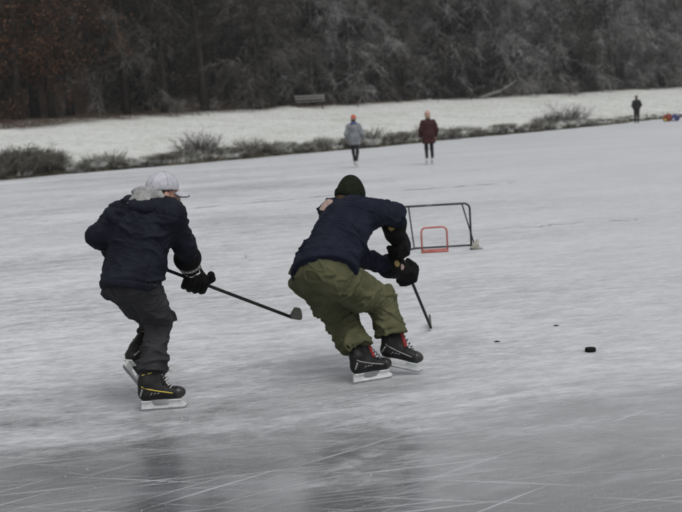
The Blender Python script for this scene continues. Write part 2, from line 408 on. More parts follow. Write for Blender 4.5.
for a, b, wd in (((186, 209), (340, 195), .10), ((400, 191), (520, 182), .09), ((500, 229), (640, 219), .03), ((205, 268), (300, 243), .012)):
    g0, g1 = ground(*a), ground(*b); mb = MB(); pts = []
    for j in range(60):
        t = j / 59; off = pnoise(V([t * 6, a[0] * .1, 0]).reshape(1, 3))[0] * .35 + pnoise(V([t * 25, a[0] * .1, 3]).reshape(1, 3))[0] * .1
        q = g0 + (g1 - g0) * t; s = nrm(V(-(g1 - g0)[1], (g1 - g0)[0], 0)); pts.append(q + s * off + V(0, 0, .006))
    run = []
    for q in pts:
        run.append(q)
        if rng.random() < .07 or q is pts[-1]:
            if len(run) > 2: ribbon(mb, run, wd * rng.uniform(.6, 1.2))
            run = []
    mb.build('ice_crack', M['crack'], ice)
mb = MB()                                               # scraped-up crumbs of ice
for i in range(260):
    Y = 4 + 9 * rng.random() ** 1.3; X = rng.uniform(-.34, .34) * Y
    if i < 70: X, Y = rng.gauss(.15, .35), rng.gauss(6.7, .25)
    elif i < 110: X, Y = rng.gauss(-1.05, .3), rng.gauss(6.5, .2)
    r = rng.uniform(.0015, .005); v = [V(X + r * math.cos(q) * rng.uniform(.6, 1.4), Y + r * math.sin(q) * rng.uniform(.6, 1.4), .001) for q in (0, 1.6, 3.1, 4.7)] + [V(X, Y, r * rng.uniform(.6, 1.3))]
    mb.add(v, [(0, 1, 4), (1, 2, 4), (2, 3, 4), (3, 0, 4)])
o = mb.build('ice_shavings', M['scratch']); tag(o, 'white crumbs of scraped ice scattered near the skates', 'ice shavings', None, 'stuff')

# ================================================================== WOOD, BANK PLANTS
M['bark'] = mat('dark bark', (.016, .014, .013), .95, (.032, .028, .025), 3, .6, 12, .1, stretch=(3, 3, .5))
M['bark_grey'] = mat('rimed grey bark', (.024, .023, .022), .95, (.060, .058, .056), 3, .6, 12, .1, stretch=(2, 2, .7))
M['twig_frost'] = mat('rimed twigs', (.06, .058, .057), .95, (.31, .31, .31), .8, 0, None, .1, lo=.38, hi=.64)
M['twig_dim'] = mat('lightly rimed twigs', (.040, .037, .035), .95, (.15, .145, .14), .8, 0, None, .1, lo=.4, hi=.66)
M['twig_dark'] = mat('dark bare twigs', (.016, .013, .012), .95, (.034, .029, .026), .8, 0, None, .1)
M['leaf_brown'] = mat('withered brown leaves', (.055, .028, .017), .9, (.145, .078, .048), .9, 0, None, .1, lo=.38, hi=.66)
M['leaf_green'] = mat('dark evergreen leaves', (.009, .0105, .009), .8, (.025, .027, .024), 1.2, 0, None, .15)
M['grass_dark'] = mat('withered bank grass', (.062, .056, .046), .95, (.17, .16, .14), 4, 0, None, .1)
M['grass_frost'] = mat('rimed grass', (.28, .285, .26), .95, (.60, .61, .60), 2.5, 0, None, .1, lo=.35, hi=.62)
M['grass_mid'] = mat('half rimed grass', (.070, .066, .052), .95, (.40, .40, .385), 3, 0, None, .1, lo=.42, hi=.66)

def spikes(A, B, r, curve=None):
    """tapered three-sided twigs from A to B"""
    A = np.asarray(A, float); B = np.asarray(B, float); n = len(A); r = np.broadcast_to(np.asarray(r, float), (n,))
    t = B - A; t /= np.linalg.norm(t, axis=1)[:, None] + 1e-9
    a = np.cross(t, np.where(np.abs(t[:, 2:3]) < .9, V(0, 0, 1), V(1, 0, 0))); a /= np.linalg.norm(a, axis=1)[:, None] + 1e-9; b = np.cross(t, a)
    base = [A + r[:, None] * (a * math.cos(k) + b * math.sin(k)) for k in (0, 2.094, 4.189)]
    v = np.stack(base + [B], 1).reshape(-1, 3); i = np.arange(n) * 4
    f = np.concatenate([np.stack([i + x, i + y, i + 3], 1) for x, y in ((0, 1), (1, 2), (2, 0))])
    return v, f
def leaves(P, size, rs):
    n = len(P); d = rs.normal(size=(n, 3)); d /= np.linalg.norm(d, axis=1)[:, None]; e = np.cross(d, rs.normal(size=(n, 3))); e /= np.linalg.norm(e, axis=1)[:, None]
    s = (size * rs.uniform(.6, 1.4, n))[:, None]
    v = np.stack([P - d * s, P + e * s * .55, P + d * s, P - e * s * .55 + np.cross(d, e) * s * .25], 1).reshape(-1, 3)
    i = np.arange(n) * 4; return v, np.concatenate([np.stack([i, i + 1, i + 2], 1), np.stack([i, i + 2, i + 3], 1)])
def join(parts):
    vs_, fs_, b = [], [], 0
    for v, f in parts: vs_.append(v); fs_.append(f + b); b += len(v)
    return np.concatenate(vs_), np.concatenate(fs_)

def grow(seed, H, r0, low, nl, reach, droop, rise):
    """trunk and limb poly-lines plus points and directions for twigs"""
    rs = np.random.RandomState(seed); tr = [V(0, 0, -.4)]; lean = rs.normal(size=2) * .03
    for i in range(1, 9): tr.append(V(lean[0] * H * i / 8 + rs.normal() * .06 * i / 3, lean[1] * H * i / 8 + rs.normal() * .06 * i / 3, H * i / 8))
    tr = np.array(tr); rad = [r0 * 1.25] + [r0 * (1 - .88 * (i / 8) ** .8) for i in range(1, 9)]
    limbs = []
    for i in range(nl):
        t = low + (1 - low) * ((i + rs.rand()) / nl) ** 1.0 * .98; j = t * 8; k = int(min(j, 7)); p = tr[k] + (tr[k + 1] - tr[k]) * (j - k)
        az = i * 2.4 + rs.normal() * .5; L_ = reach * (1.05 - .62 * t) * rs.uniform(.65, 1.2); el = rise * rs.uniform(.4, 1.3) + .5 * t
        d = V(math.cos(az) * math.cos(el), math.sin(az) * math.cos(el), math.sin(el)); pts = [p]
        for q in range(6):
            d = nrm(d + V(*rs.normal(size=3)) * .16 + V(0, 0, -droop * (q + 1) / 6)); p = p + d * L_ / 6; pts.append(p)
        limbs.append((np.array(pts), max(.02, r0 * .34 * (1 - t * .75))))
    return rs, tr, rad, limbs
def twigs(rs, limbs, nb, nt_, lb, lt, rb, rt, hang):
    A, B, r = [], [], []; tips = []
    for pts, lr in limbs:
        for i in range(nb):
            t = (.18 + .82 * rs.rand()) * 6; k = int(min(t, 5)); p = pts[k] + (pts[k + 1] - pts[k]) * (t - k); d0 = nrm(pts[k + 1] - pts[k])
            d = nrm(d0 * .7 + rs.normal(size=3) * .55 + V(0, 0, -hang * .4)); L_ = lb * rs.uniform(.5, 1.3); mid = p + d * L_ * .55; d2 = nrm(d + V(0, 0, -hang) + rs.normal(size=3) * .2); end = mid + d2 * L_ * .5
            A += [p, mid]; B += [mid + d * L_ * .12, end]; r += [rb, rb * .7]
            for _ in range(nt_):
                q = rs.rand(); o_ = p + (mid - p) * q * 2 if q < .5 else mid + (end - mid) * (q - .5) * 2
                dd = nrm(d2 * .6 + rs.normal(size=3) * .65 + V(0, 0, -hang * .5)); e = o_ + dd * lt * rs.uniform(.4, 1.3)
                A.append(o_); B.append(e); r.append(rt); tips.append(e)
    return np.array(A), np.array(B), np.array(r), np.array(tips)
def tree_mesh(name, seed, style, H):
    if style == 'frost': a = (H, .20, .04, 34, H * .36, .32, .35)
    elif style == 'dark': a = (H, .24, .22, 26, H * .34, .16, .6)
    elif style == 'beech': a = (H, .27, .13, 28, H * .38, .26, .3)
    else: a = (H, .16, .02, 30, H * .26, .22, .2)
    rs, tr, rad, limbs = grow(seed, *a)
    mb = MB(); mb.tube(tr, rad, 8)
    for pts, r in limbs: mb.tube(pts, [r * (1 - .8 * i / 6) for i in range(7)], 5)
    if style == 'frost': A, B, r, tips = twigs(rs, limbs, 17, 12, 1.5, .75, .016, .011, .45); crown = spikes(A, B, r)
    elif style == 'dark': A, B, r, tips = twigs(rs, limbs, 13, 9, 1.4, .7, .016, .010, .1); crown = spikes(A, B, r)
    elif style == 'beech':
        A, B, r, tips = twigs(rs, limbs, 11, 9, 1.4, .6, .016, .009, .3)
        P = np.concatenate([tips, tips + rs.normal(size=tips.shape) * .14, tips + rs.normal(size=tips.shape) * .2, tips + rs.normal(size=tips.shape) * .25, tips + rs.normal(size=tips.shape) * .3]); P = P[pnoise(P * .9) > -.10]
        crown = leaves(P, .065, rs); mb2 = spikes(A, B, r); mb.add(mb2[0], mb2[1])
    else:
        A, B, r, tips = twigs(rs, limbs, 12, 8, 1.0, .5, .014, .009, .2)
        P = np.concatenate([tips + rs.normal(size=tips.shape) * .2 for _ in range(5)]); P = P[pnoise(P * .8) > -.12]
        crown = leaves(P, .11, rs)
    t_ = bpy.data.meshes.new('trunk'); t_.from_pydata(mb.v, [], mb.f); t_.shade_smooth()
    c_ = bpy.data.meshes.new('crown'); c_.from_pydata(crown[0], [], crown[1].tolist())
    return t_, c_
PROTO = {'beech': [tree_mesh('b', 11 + i, 'beech', 14 + i) for i in range(3)], 'dark': [tree_mesh('d', 31 + i, 'dark', 14 + i) for i in range(3)],
         'frost': [tree_mesh('f', 51 + i, 'frost', 12 + 1.3 * i) for i in range(4)], 'ever': [tree_mesh('e', 71 + i, 'ever', 9 + 2 * i) for i in range(2)]}
def variants(style, bark, cr):
    out = []
    for t_, c_ in PROTO[style]:
        t2, c2 = t_.copy(), c_.copy(); t2.materials.append(M[bark]); c2.materials.append(M[cr]); out.append((t2, c2))
    return out
KIND = {'beech': variants('beech', 'bark', 'leaf_brown'), 'dark': variants('dark', 'bark', 'twig_dark'), 'frost': variants('frost', 'bark_grey', 'twig_frost'),
        'dim': variants('frost', 'bark', 'twig_dim'), 'ever': variants('ever', 'bark', 'leaf_green')}
LAB = {'beech': ('brown_leaved_tree', 'dark tree still holding withered brown leaves at the wood edge', 'brown leaved trees'),
       'dark': ('bare_tree', 'bare blackish brown tree standing in the darkest stretch of the wood', 'bare dark trees'),
       'frost': ('frosted_tree', 'bare tree with pale grey rime on its fine hanging twigs', 'rime covered trees'),
       'dim': ('bare_tree', 'bare dark grey tree with only a little rime on its twigs', 'lightly rimed trees'),
       'ever': ('evergreen_tree', 'dense blackish evergreen tree standing among the bare trees', 'evergreens in the wood')}
trng = random.Random(12)
def put_tree(k, u, s, sc_=1.):
    nm, lab, grp = LAB[k]; p = land(u, s); e = empty(nm, p, trng.uniform(0, 6.28)); q = sc_ * trng.uniform(.88, 1.15); e.scale = (q, q, q * trng.uniform(.95, 1.1))
    tag(e, lab, 'tree', grp); t_, c_ = trng.choice(KIND[k]); link('trunk', t_, e); link('crown', c_, e); return e
for row, (s0, du) in enumerate(((18.6, 3.3), (22., 3.4), (26, 3.9), (31, 4.4), (37, 5.0))):
    u = 6 + .5 * (s0 - 17.5) - 5; u1 = 84 + 1.75 * (s0 - 17.5)
    while u < u1:
        uu = u + trng.uniform(-.8, .8); s = s0 + trng.uniform(-.9, 1.2); x = uu - .5 * (s0 - 18)
        if row > 1 and trng.random() < .45: k = 'ever'
        elif x < 16.5: k = 'beech' if trng.random() < .75 else 'dark'
        elif x < 27: k = 'dark' if trng.random() < .8 else 'dim'
        elif x < 36: k = 'dim' if trng.random() < .6 else 'frost'
        elif 48 < x < 54: k = 'dim' if trng.random() < .5 else 'ever'
        else: k = 'frost' if trng.random() < .72 else ('dim' if trng.random() < .6 else 'ever')
        put_tree(k, uu, s, .8 if k == 'ever' and row < 2 else 1.); u += du
# the depth of the wood: too far in to tell single trees apart
parts = []; rs = np.random.RandomState(3)
for s0 in (43, 49, 56, 64, 73, 83, 94):
    u = .5 * (s0 - 17.5) - 12
    while u < 95 + 1.8 * (s0 - 17.5):
        p = land(u + rs.uniform(-1.5, 1.5), s0 + rs.uniform(-2, 2)); H = rs.uniform(10, 15)
        z = rs.rand(420) ** .8 * H; rr = (1.2 + 2.6 * np.sin(np.clip(z / H, 0, 1) * 2.6 + .35)) * np.sqrt(rs.rand(420)); az = rs.rand(420) * 6.28
        P = np.stack([rr * np.cos(az), rr * np.sin(az), z], 1) + p; parts.append(leaves(P, .33, rs))
        parts.append(spikes(np.array([p - V(0, 0, .4)]), np.array([p + V(0, 0, H)]), .22)); u += 3.6
v, f = join(parts); tag(mesh_obj('far_wood', v, f, M['leaf_green']), 'dark mass of trees deep inside the wood', 'wood', None, 'stuff')

# --- bank plants
def tuft_mesh(seed, n, hgt, spread, lean, w_=.012, bend=.6):
    rs = np.random.RandomState(seed); az = rs.rand(n) * 6.28; r = np.sqrt(rs.rand(n)) * spread; B = np.stack([r * np.cos(az), r * np.sin(az), np.full(n, -.06)], 1)
    d = np.stack([np.cos(az) * lean * r / spread + rs.normal(size=n) * .22, np.sin(az) * lean * r / spread + rs.normal(size=n) * .22, np.ones(n)], 1); d /= np.linalg.norm(d, axis=1)[:, None]
    L_ = hgt * rs.uniform(.5, 1.15, n) * (1 - .35 * (r / spread) ** 2); m = B + d * (L_ * .6)[:, None]
    d2 = d + np.stack([np.cos(az) * bend, np.sin(az) * bend, -bend * rs.uniform(.3, 1.5, n)], 1); d2 /= np.linalg.norm(d2, axis=1)[:, None]
    e = m + d2 * (L_ * .55)[:, None]
    v, f = join([spikes(B, m + d * (L_ * .1)[:, None], w_), spikes(m, e, w_ * .8)])
    me = bpy.data.meshes.new('tuft'); me.from_pydata(v, [], f.tolist()); return me
def shrub_mesh(seed, n, hgt, wid):
    rs = np.random.RandomState(seed); A, B, r = [], [], []
    for i in range(n):
        az = rs.rand() * 6.28; p = V(math.cos(az), math.sin(az), 0) * rs.rand() * wid * .35 - V(0, 0, .08); d = nrm(V(math.cos(az) * .55, math.sin(az) * .55, 1) + rs.normal(size=3) * .25); L_ = hgt * rs.uniform(.5, 1.1)
        for q in range(4):
            e = p + d * L_ / 4; A.append(p); B.append(e + d * .03); r.append(.011 * (1 - q * .15))
            for _ in range(5): dd = nrm(d + rs.normal(size=3) * .7); A.append(p + (e - p) * rs.rand()); B.append(A[-1] + dd * hgt * rs.uniform(.1, .3)); r.append(.008)
            p = e; d = nrm(d + rs.normal(size=3) * .22 + V(math.cos(az), math.sin(az), 0) * .1)
    v, f = spikes(np.array(A), np.array(B), np.array(r)); me = bpy.data.meshes.new('shrub'); me.from_pydata(v, [], f.tolist()); return me
def with_mat(me, m): c = me.copy(); c.materials.append(M[m]); return c
TUFTS = [tuft_mesh(i, 420, .48, .42, .8) for i in range(3)]; LOW = [tuft_mesh(20 + i, 420, .26, .5, .7) for i in range(2)]
REED = [tuft_mesh(40 + i, 60, 1.25, .3, .35, .011, .25) for i in range(2)]
SH = [shrub_mesh(60 + i, 80, 1.05, .9) for i in range(3)]; SHT = shrub_mesh(70, 34, 1.5, .8)
V1 = {('t', m): [with_mat(x, m) for x in TUFTS] for m in ('grass_dark', 'grass_frost', 'grass_mid')}; V1.update({('l', m): [with_mat(x, m) for x in LOW] for m in ('grass_dark', 'grass_frost', 'grass_mid')})
V1.update({('r', m): [with_mat(x, m) for x in REED] for m in ('grass_mid', 'grass_dark')}); V1.update({('s', m): [with_mat(x, m) for x in SH] for m in ('twig_dim', 'grass_dark', 'twig_frost', 'grass_mid', 'grass_frost')}); V1[('x', 'twig_frost')] = [with_mat(SHT, 'twig_frost')]; V1[('x', 'twig_dim')] = [with_mat(SHT, 'twig_dim')]
def put(me_key, name, label, cat, grp, u, s, sc_):
    p = land(u, s); o = link(name, trng.choice(V1[me_key])); o.location = p; o.rotation_euler = (0, 0, trng.uniform(0, 6.28)); o.scale = (sc_ * trng.uniform(.9, 1.3), sc_ * trng.uniform(.9, 1.3), sc_ * trng.uniform(.85, 1.1)); return tag(o, label, cat, grp)
def u_of(px, py, s=.4):
    d = ray(px, py); t = (s + B0 @ BN) / (d.x * BN[0] + d.y * BN[1]); return float((np.array((d.x * t, d.y * t)) - B0) @ BD)
# edge of the bank, following the photograph from the brown shrubs on to the far point
for px, py, sc_ in ((-4, 182, .8), (3, 181, .8), (10, 180, .75), (17, 180, .85), (24, 179, .9), (31, 178, 1.), (36, 178, 1.2), (43, 177, .95), (50, 177, .85), (57, 176, .85), (64, 175, .75), (70, 175, .6)):
    put(('s', 'grass_dark'), 'low_shrub', 'dark brown tangled low shrub in the dense clump beside bare bank', 'shrub', 'dense clump of brown shrubs', u_of(px, py), trng.uniform(.2, .9), sc_)
    put(('s', 'twig_dim'), 'low_shrub', 'greyish rimed shrub in the dense clump of brown shrubs', 'shrub', 'rimed shrubs in the dense clump', u_of(px + 3, py), trng.uniform(.6, 1.3), sc_ * .85)
for px, py in ((190, 163), (199, 162), (208, 161)):
    put(('x', 'twig_dim'), 'tall_shrub', 'tall thin twiggy shrub rising above the frosted bank tussocks', 'shrub', 'thin twiggy shrubs on the bank', u_of(px, py), .7, .75)
for px, py in ((186, 163), (204, 161), (214, 160)):
    put(('r', 'grass_mid'), 'reed_clump', 'clump of tall thin pale reeds on the bank edge', 'reeds', 'reeds on the bank', u_of(px, py), .5, .9)
for px, py, sc_ in ((556, 127, .7), (566, 126, .75), (577, 125, .95), (588, 124, .9), (597, 124, .75)):
    put(('x', 'twig_frost') if px > 570 else ('s', 'twig_dim'), 'tall_shrub' if px > 570 else 'low_shrub', 'tall rimed grey shrub on the bank toward the lone dark figure' if px > 570 else 'dark twiggy shrub beside the tall rimed grey shrubs', 'shrub', 'shrub group toward the far end of the bank', u_of(px, py), .9, sc_)
px = 76.
while px < 684:
    py = 174.5 - (px - 76) * .0935; u = u_of(px, py); r = trng.random(); right = px > 600
    if right and (px < 650): key, nm, lab, g = ('l', 'grass_dark'), 'grass_tussock', 'low dark tussock behind the lone dark figure', 'dark tussocks behind the figure'
    elif right: key, nm, lab, g = ('l', 'grass_dark'), 'grass_tussock', 'low dark tussock at the far dark stretch of bank', 'dark tussocks at the far bank'
    elif r < .30: key, nm, lab, g = ('t', 'grass_mid'), 'grass_tussock', 'half rimed olive grass tussock on the bank edge', 'half rimed tussocks'
    elif r < .60: key, nm, lab, g = ('t', 'grass_frost'), 'grass_tussock', 'white rimed drooping grass tussock on the bank edge', 'white rimed tussocks'
    elif r < .85: key, nm, lab, g = ('t', 'grass_dark'), 'grass_tussock', 'dark brown grass tussock hanging over the ice edge', 'dark tussocks on the bank'
    else: key, nm, lab, g = ('s', 'grass_mid'), 'low_shrub', 'small half rimed twiggy shrub on the bank edge', 'small shrubs on the bank'
    sc_ = trng.uniform(.55, 1.0) * (1.1 if px > 240 else .85) * (.8 if key[0] == 's' else 1) * (.7 if right else 1)
    put(key, nm, lab, 'shrub' if key[0] == 's' else 'grass', g, u, trng.uniform(.05, .7), sc_)
    if trng.random() < .5 and not right:
        put(('t', 'grass_frost'), 'grass_tussock', 'white rimed drooping grass tussock on the bank edge', 'grass', 'white rimed tussocks', u + .3, trng.uniform(.7, 1.5), sc_ * .8)
    px += trng.uniform(4.5, 9.5)
# short grass all along the lip
rs = np.random.RandomState(8); n = 15000; uu = rs.uniform(-2, 72, n); s1 = np.abs(rs.normal(0, .55, n)) + .08; keep = pnoise(np.stack([uu * .8, s1, uu * 0], 1)) > .0; uu, s1 = uu[keep], s1[keep]
P = np.concatenate([bank(uu, s1), zland(uu, s1)[:, None] - .03], 1); d = rs.normal(size=P.shape) * .35 + V(0, 0, 1) - np.append(BN, 0) * .45; L_ = rs.uniform(.08, .28, len(P))
v, f = spikes(P, P + d * L_[:, None], .012); tag(mesh_obj('bank_grass', v, f, M['grass_frost']), 'short white rimed grass along the lip of the bank', 'grass', None, 'stuff')
n = 60000; uu = rs.uniform(0, 88, n); s1 = rs.uniform(.8, 17.5, n); P = np.concatenate([bank(uu, s1), zland(uu, s1)[:, None] - .02], 1); d = rs.normal(size=P.shape) * .5 + V(0, 0, 1)
v, f = spikes(P, P + d * rs.uniform(.03, .09, n)[:, None], .013); tag(mesh_obj('meadow_grass', v, f, M['grass_frost']), 'short white frosted grass covering the sloping meadow', 'grass', None, 'stuff')
# pale brush at the foot of the wood
for u, s, sc_ in ((53, 18, 1.), (54.5, 18.4, 1.3), (57, 18.2, 1.5), (58.5, 18.5, 1.6), (60, 18.2, 1.5), (61.5, 18.7, 1.4), (63, 18.6, 1.5), (66, 18.6, 1.2), (22, 18.8, .9), (25, 19, 1.)):
    put(('s', 'grass_mid'), 'low_shrub', 'pale rimed brush at the foot of the wood', 'shrub', 'pale brush along the wood edge', u, s, sc_)
# ================================================================== PEOPLE
M['toe_cap'] = mat('glossy black toe cap', (.016, .016, .017), .3, (.024, .024, .025), 20, 0, None, .4)
def frame(fwd, up):
    """columns: right, forward, up"""
    fwd = nrm(fwd); r = nrm(np.cross(fwd, up)); return np.stack([r, fwd, np.cross(r, fwd)], 1)
def build(name, fld, material, parent, h=.008, bones=None, amp=0., seed=0, off=0., clip=None, fa=13., ft=5.):
    v, f = fld.mesh(h, off, clip)
    if v is None: return None
    if bones is not None and amp > 0: v = wrinkle(v, f, bones, amp, fa, ft, seed)
    return mesh_obj(name, v, f, material, parent, True)
def ball(c, r, n=None, th=None):
    """clip region: a ball, or a slab |(P-c).n|<th inside the ball"""
    c = np.asarray(c, float)
    def f(P):
        d = np.linalg.norm(P - c, axis=-1) - r
        return d if n is None else np.maximum(d, np.abs((P - c) @ n) - th)
    return f, c - r, c + r
def head_prims(F_, c, H, s=1.):
    A = lambda x, y, z: c + H @ V(x, y, z) * s
    E = lambda p, r: ell(A(*p), H, np.array(r) * s)
    F_.add(E((0, -.012, .035), (.076, .096, .088)), .02); F_.add(E((0, .018, -.045), (.058, .070, .072)), .035); F_.add(E((0, .062, -.092), (.026, .022, .020)), .025)
    F_.add(cap(A(0, .088, .012), A(0, .108, -.030), .010 * s, .015 * s), .016)                                       # nose
    for q in (-1, 1):
        F_.add(E((q * .078, -.012, -.008), (.010, .022, .034)), .008); F_.add(E((q * .034, .072, -.018), (.022, .02, .02)), .02)   # ear, cheek
        F_.add(E((q * .031, .094, .012), (.016, .012, .010)), .008, True)                                            # eye socket
    F_.add(E((0, .084, .032), (.05, .012, .010)), .015); F_.add(E((0, .088, -.062), (.026, .010, .006)), .008); F_.add(E((0, .086, -.074), (.022, .010, .007)), .008)
    return A
def eyes(parent, A, s=1.):
    for q in (-1, 1):
        mb = MB(); c = A(q * .031, .081, .012); n = 8
        mb.tube([c + V(0, 0, z) * .0105 * s for z in (-1, -.7, 0, .7, 1)], [1e-4, .0075 * s, .0105 * s, .0075 * s, 1e-4], 10); mb.build('eye', M['eye'], parent, True)
def grip_prims(Fd, Cc, sdir, W, side, rs_=1., gs=1.):
    """a hand closed round a shaft through Cc along sdir; W is the wrist; gs swells it to a padded glove"""
    p = Cc - W; p = nrm(p - sdir * (p @ sdir)); n = nrm(np.cross(sdir, p)) * side; q = lambda a, b, c: Cc + (p * a + n * b + sdir * c) * gs
    for i in range(4):
        o_ = (i - 1.5) * .0245; r = .0142 * rs_ * (1, 1.04, 1, .9)[i] * gs; l = (1, 1.08, 1.02, .88)[i]
        ch = [q(-.028, .034, o_), q(.016 * l, .036, o_), q(.038 * l, .006, o_ * .98), q(.020 * l, -.030, o_ * .96)]
        for a, b, ra, rb in zip(ch, ch[1:], (1.1, 1, .95), (1, .95, .85)): Fd.add(cap(a, b, r * ra, r * rb), .004)
    th = [q(-.050, .004, .044), q(-.022, -.026, .060), q(.012, -.040, .046)]
    for a, b in zip(th, th[1:]): Fd.add(cap(a, b, .0165 * rs_ * gs, .014 * rs_ * gs), .006)
    for o_ in (-.024, 0, .024): Fd.add(cap(W + (sdir * o_ * .6), q(-.030, .026, o_), .024 * rs_ * gs, .020 * rs_ * gs), .012)
    return p, n, q
def skate(parent, ankle, toe, up, shin, trim, tongue, lacem, h=.006, bow=False, sc_=1.0):
    H = np.stack([nrm(toe), np.zeros(3), np.zeros(3)], 1); t = nrm(toe); u = nrm(up - t * (up @ t)); s = np.cross(u, t)
    H = np.stack([t, s, u], 1); O = ankle - u * .175 * sc_; A = lambda x, y, z: O + H @ V(x, y, z) * sc_
    fb = Field(.022)
    fb.add(cap(A(-.028, 0, .112), A(.10, 0, .108), .047 * sc_, .046 * sc_, (s, .86))); fb.add(ell(A(.150, 0, .104), H, V(.066, .044, .040) * sc_))
    lx, ly = (max(-.9, min(.9, (shin @ a) / max(.3, shin @ u))) for a in (t, s)); K = lambda x, y, z: A(x + lx * max(0, z - .17) * .9, y + ly * max(0, z - .17), z)
    fb.add(cap(A(-.022, 0, .12), K(-.026, 0, .175), .050 * sc_, .049 * sc_, (s, .92)), .03); fb.add(cap(K(-.026, 0, .175), K(-.026, 0, .255), .049 * sc_, .047 * sc_), .02); fb.add(cap(A(.045, 0, .135), K(.026, 0, .24), .045 * sc_, .038 * sc_, (s, .9)), .03)
    fb.add(cap(A(.075, 0, .15), K(.062, 0, .265), .020 * sc_, .020 * sc_), .02); fb.cut(A(0, 0, .068), -u)
    b = build('skate', fb, M['boot'], parent, h)
    tg = Field(.01)
    for y in (-.02, 0, .02): tg.add(cap(A(.083, y, .17), K(.068, y, .282), .011 * sc_, .012 * sc_))
    build('tongue', tg, tongue, b, h)
    mb = MB(); pr = [(-.066, .013), (.200, .013), (.218, .024), (.210, .033), (.190, .046), (.184, .069), (.122, .069), (.114, .046), (.100, .029), (.060, .024), (.016, .028), (.004, .046), (-.002, .069), (-.056, .069), (-.062, .044)]
    mb.prism([(x * sc_, z * sc_) for x, z in pr], -.010 * sc_, .010 * sc_, H, O); hol = mb.build('blade_holder', M['holder'], b)
    for x0, x1 in ((-.060, .002), (.118, .188)): MB().box(A((x0 + x1) / 2, 0, .0655), (x1 - x0) * sc_, .062 * sc_, .007 * sc_, H).build('sole_plate', M['holder'], b)
    ru = [(-.080, .012), (-.068, .002), (-.03, 0), (.16, 0), (.205, .004), (.228, .022), (.222, .026), (-.078, .020)]
    MB().prism([(x * sc_, z * sc_) for x, z in ru], -.0022, .0022, H, O).build('runner', M['steel'], b)
    for sy in (-1, 1):                                               # swoosh trim on the boot sides
        mb = MB(); P = []
        for k in range(9): x = -.05 + .19 * k / 8; P.append(A(x, sy * (.0455 - .006 * (k / 8) ** 2 - .002 * (k < 1)), .165 - .055 * (k / 8) ** .7))
        mb.tube(P, .0042 * sc_, 6); mb.build('trim', trim, b, True)
        mb = MB(); P = [A(-.062 + .004 * k, sy * (.036 + .002 * k), .10 + .012 * k) for k in range(5)]; mb.tube(P, .006 * sc_, 6); mb.build('heel_panel', M['boot_grey'], b, True)
    build('toe_cap', fb, M['toe_cap'], b, h, None, 0, 0, .002, (lambda P: -((P - A(.158, 0, 0)) @ t), A(.15, 0, .10) - .12, A(.15, 0, .10) + .12))
    for sy in (-1, 1):
        for k in range(3):
            mb = MB(); mb.tube([A(.0 + .022 * k, sy * (.0462 - .0008 * k), .105 + .004 * k), A(.014 + .022 * k, sy * (.0458 - .0008 * k), .122 - .002 * k)], .0028 * sc_, 6); mb.build('side_mark', M['boot_grey'], b, True)
        mb = MB(); mb.tube([K(-.055 + .02 * k, sy * .046, .232 + .004 * k) for k in range(4)], .0036 * sc_, 6); mb.build('cuff_trim', trim, b, True)
    for i in range(6):
        x = .135 - .011 * i; z = .146 + .0165 * i; mb = MB(); mb.tube([K(x - .012, -.030, z - .006), K(x + .004, -.012, z + .008), K(x + .004, .012, z + .008), K(x - .012, .030, z - .006)], .0032 * sc_, 6); mb.build('lace', lacem, b, True)
    if bow:
        for P in ([(.08, .02, .235), (.12, .03, .262), (.155, .03, .250), (.135, .028, .232), (.09, .02, .232)], [(.085, .01, .238), (.13, -.03, .245), (.175, -.045, .222), (.19, -.045, .215)]):
            mb = MB(); mb.tube([K(q[0], q[1], q[2]) - H @ V(lx * max(0, q[2] - .24) * .9, 0, 0) for q in P], .0034, 6); mb.build('lace', lacem, b, True)
    return b

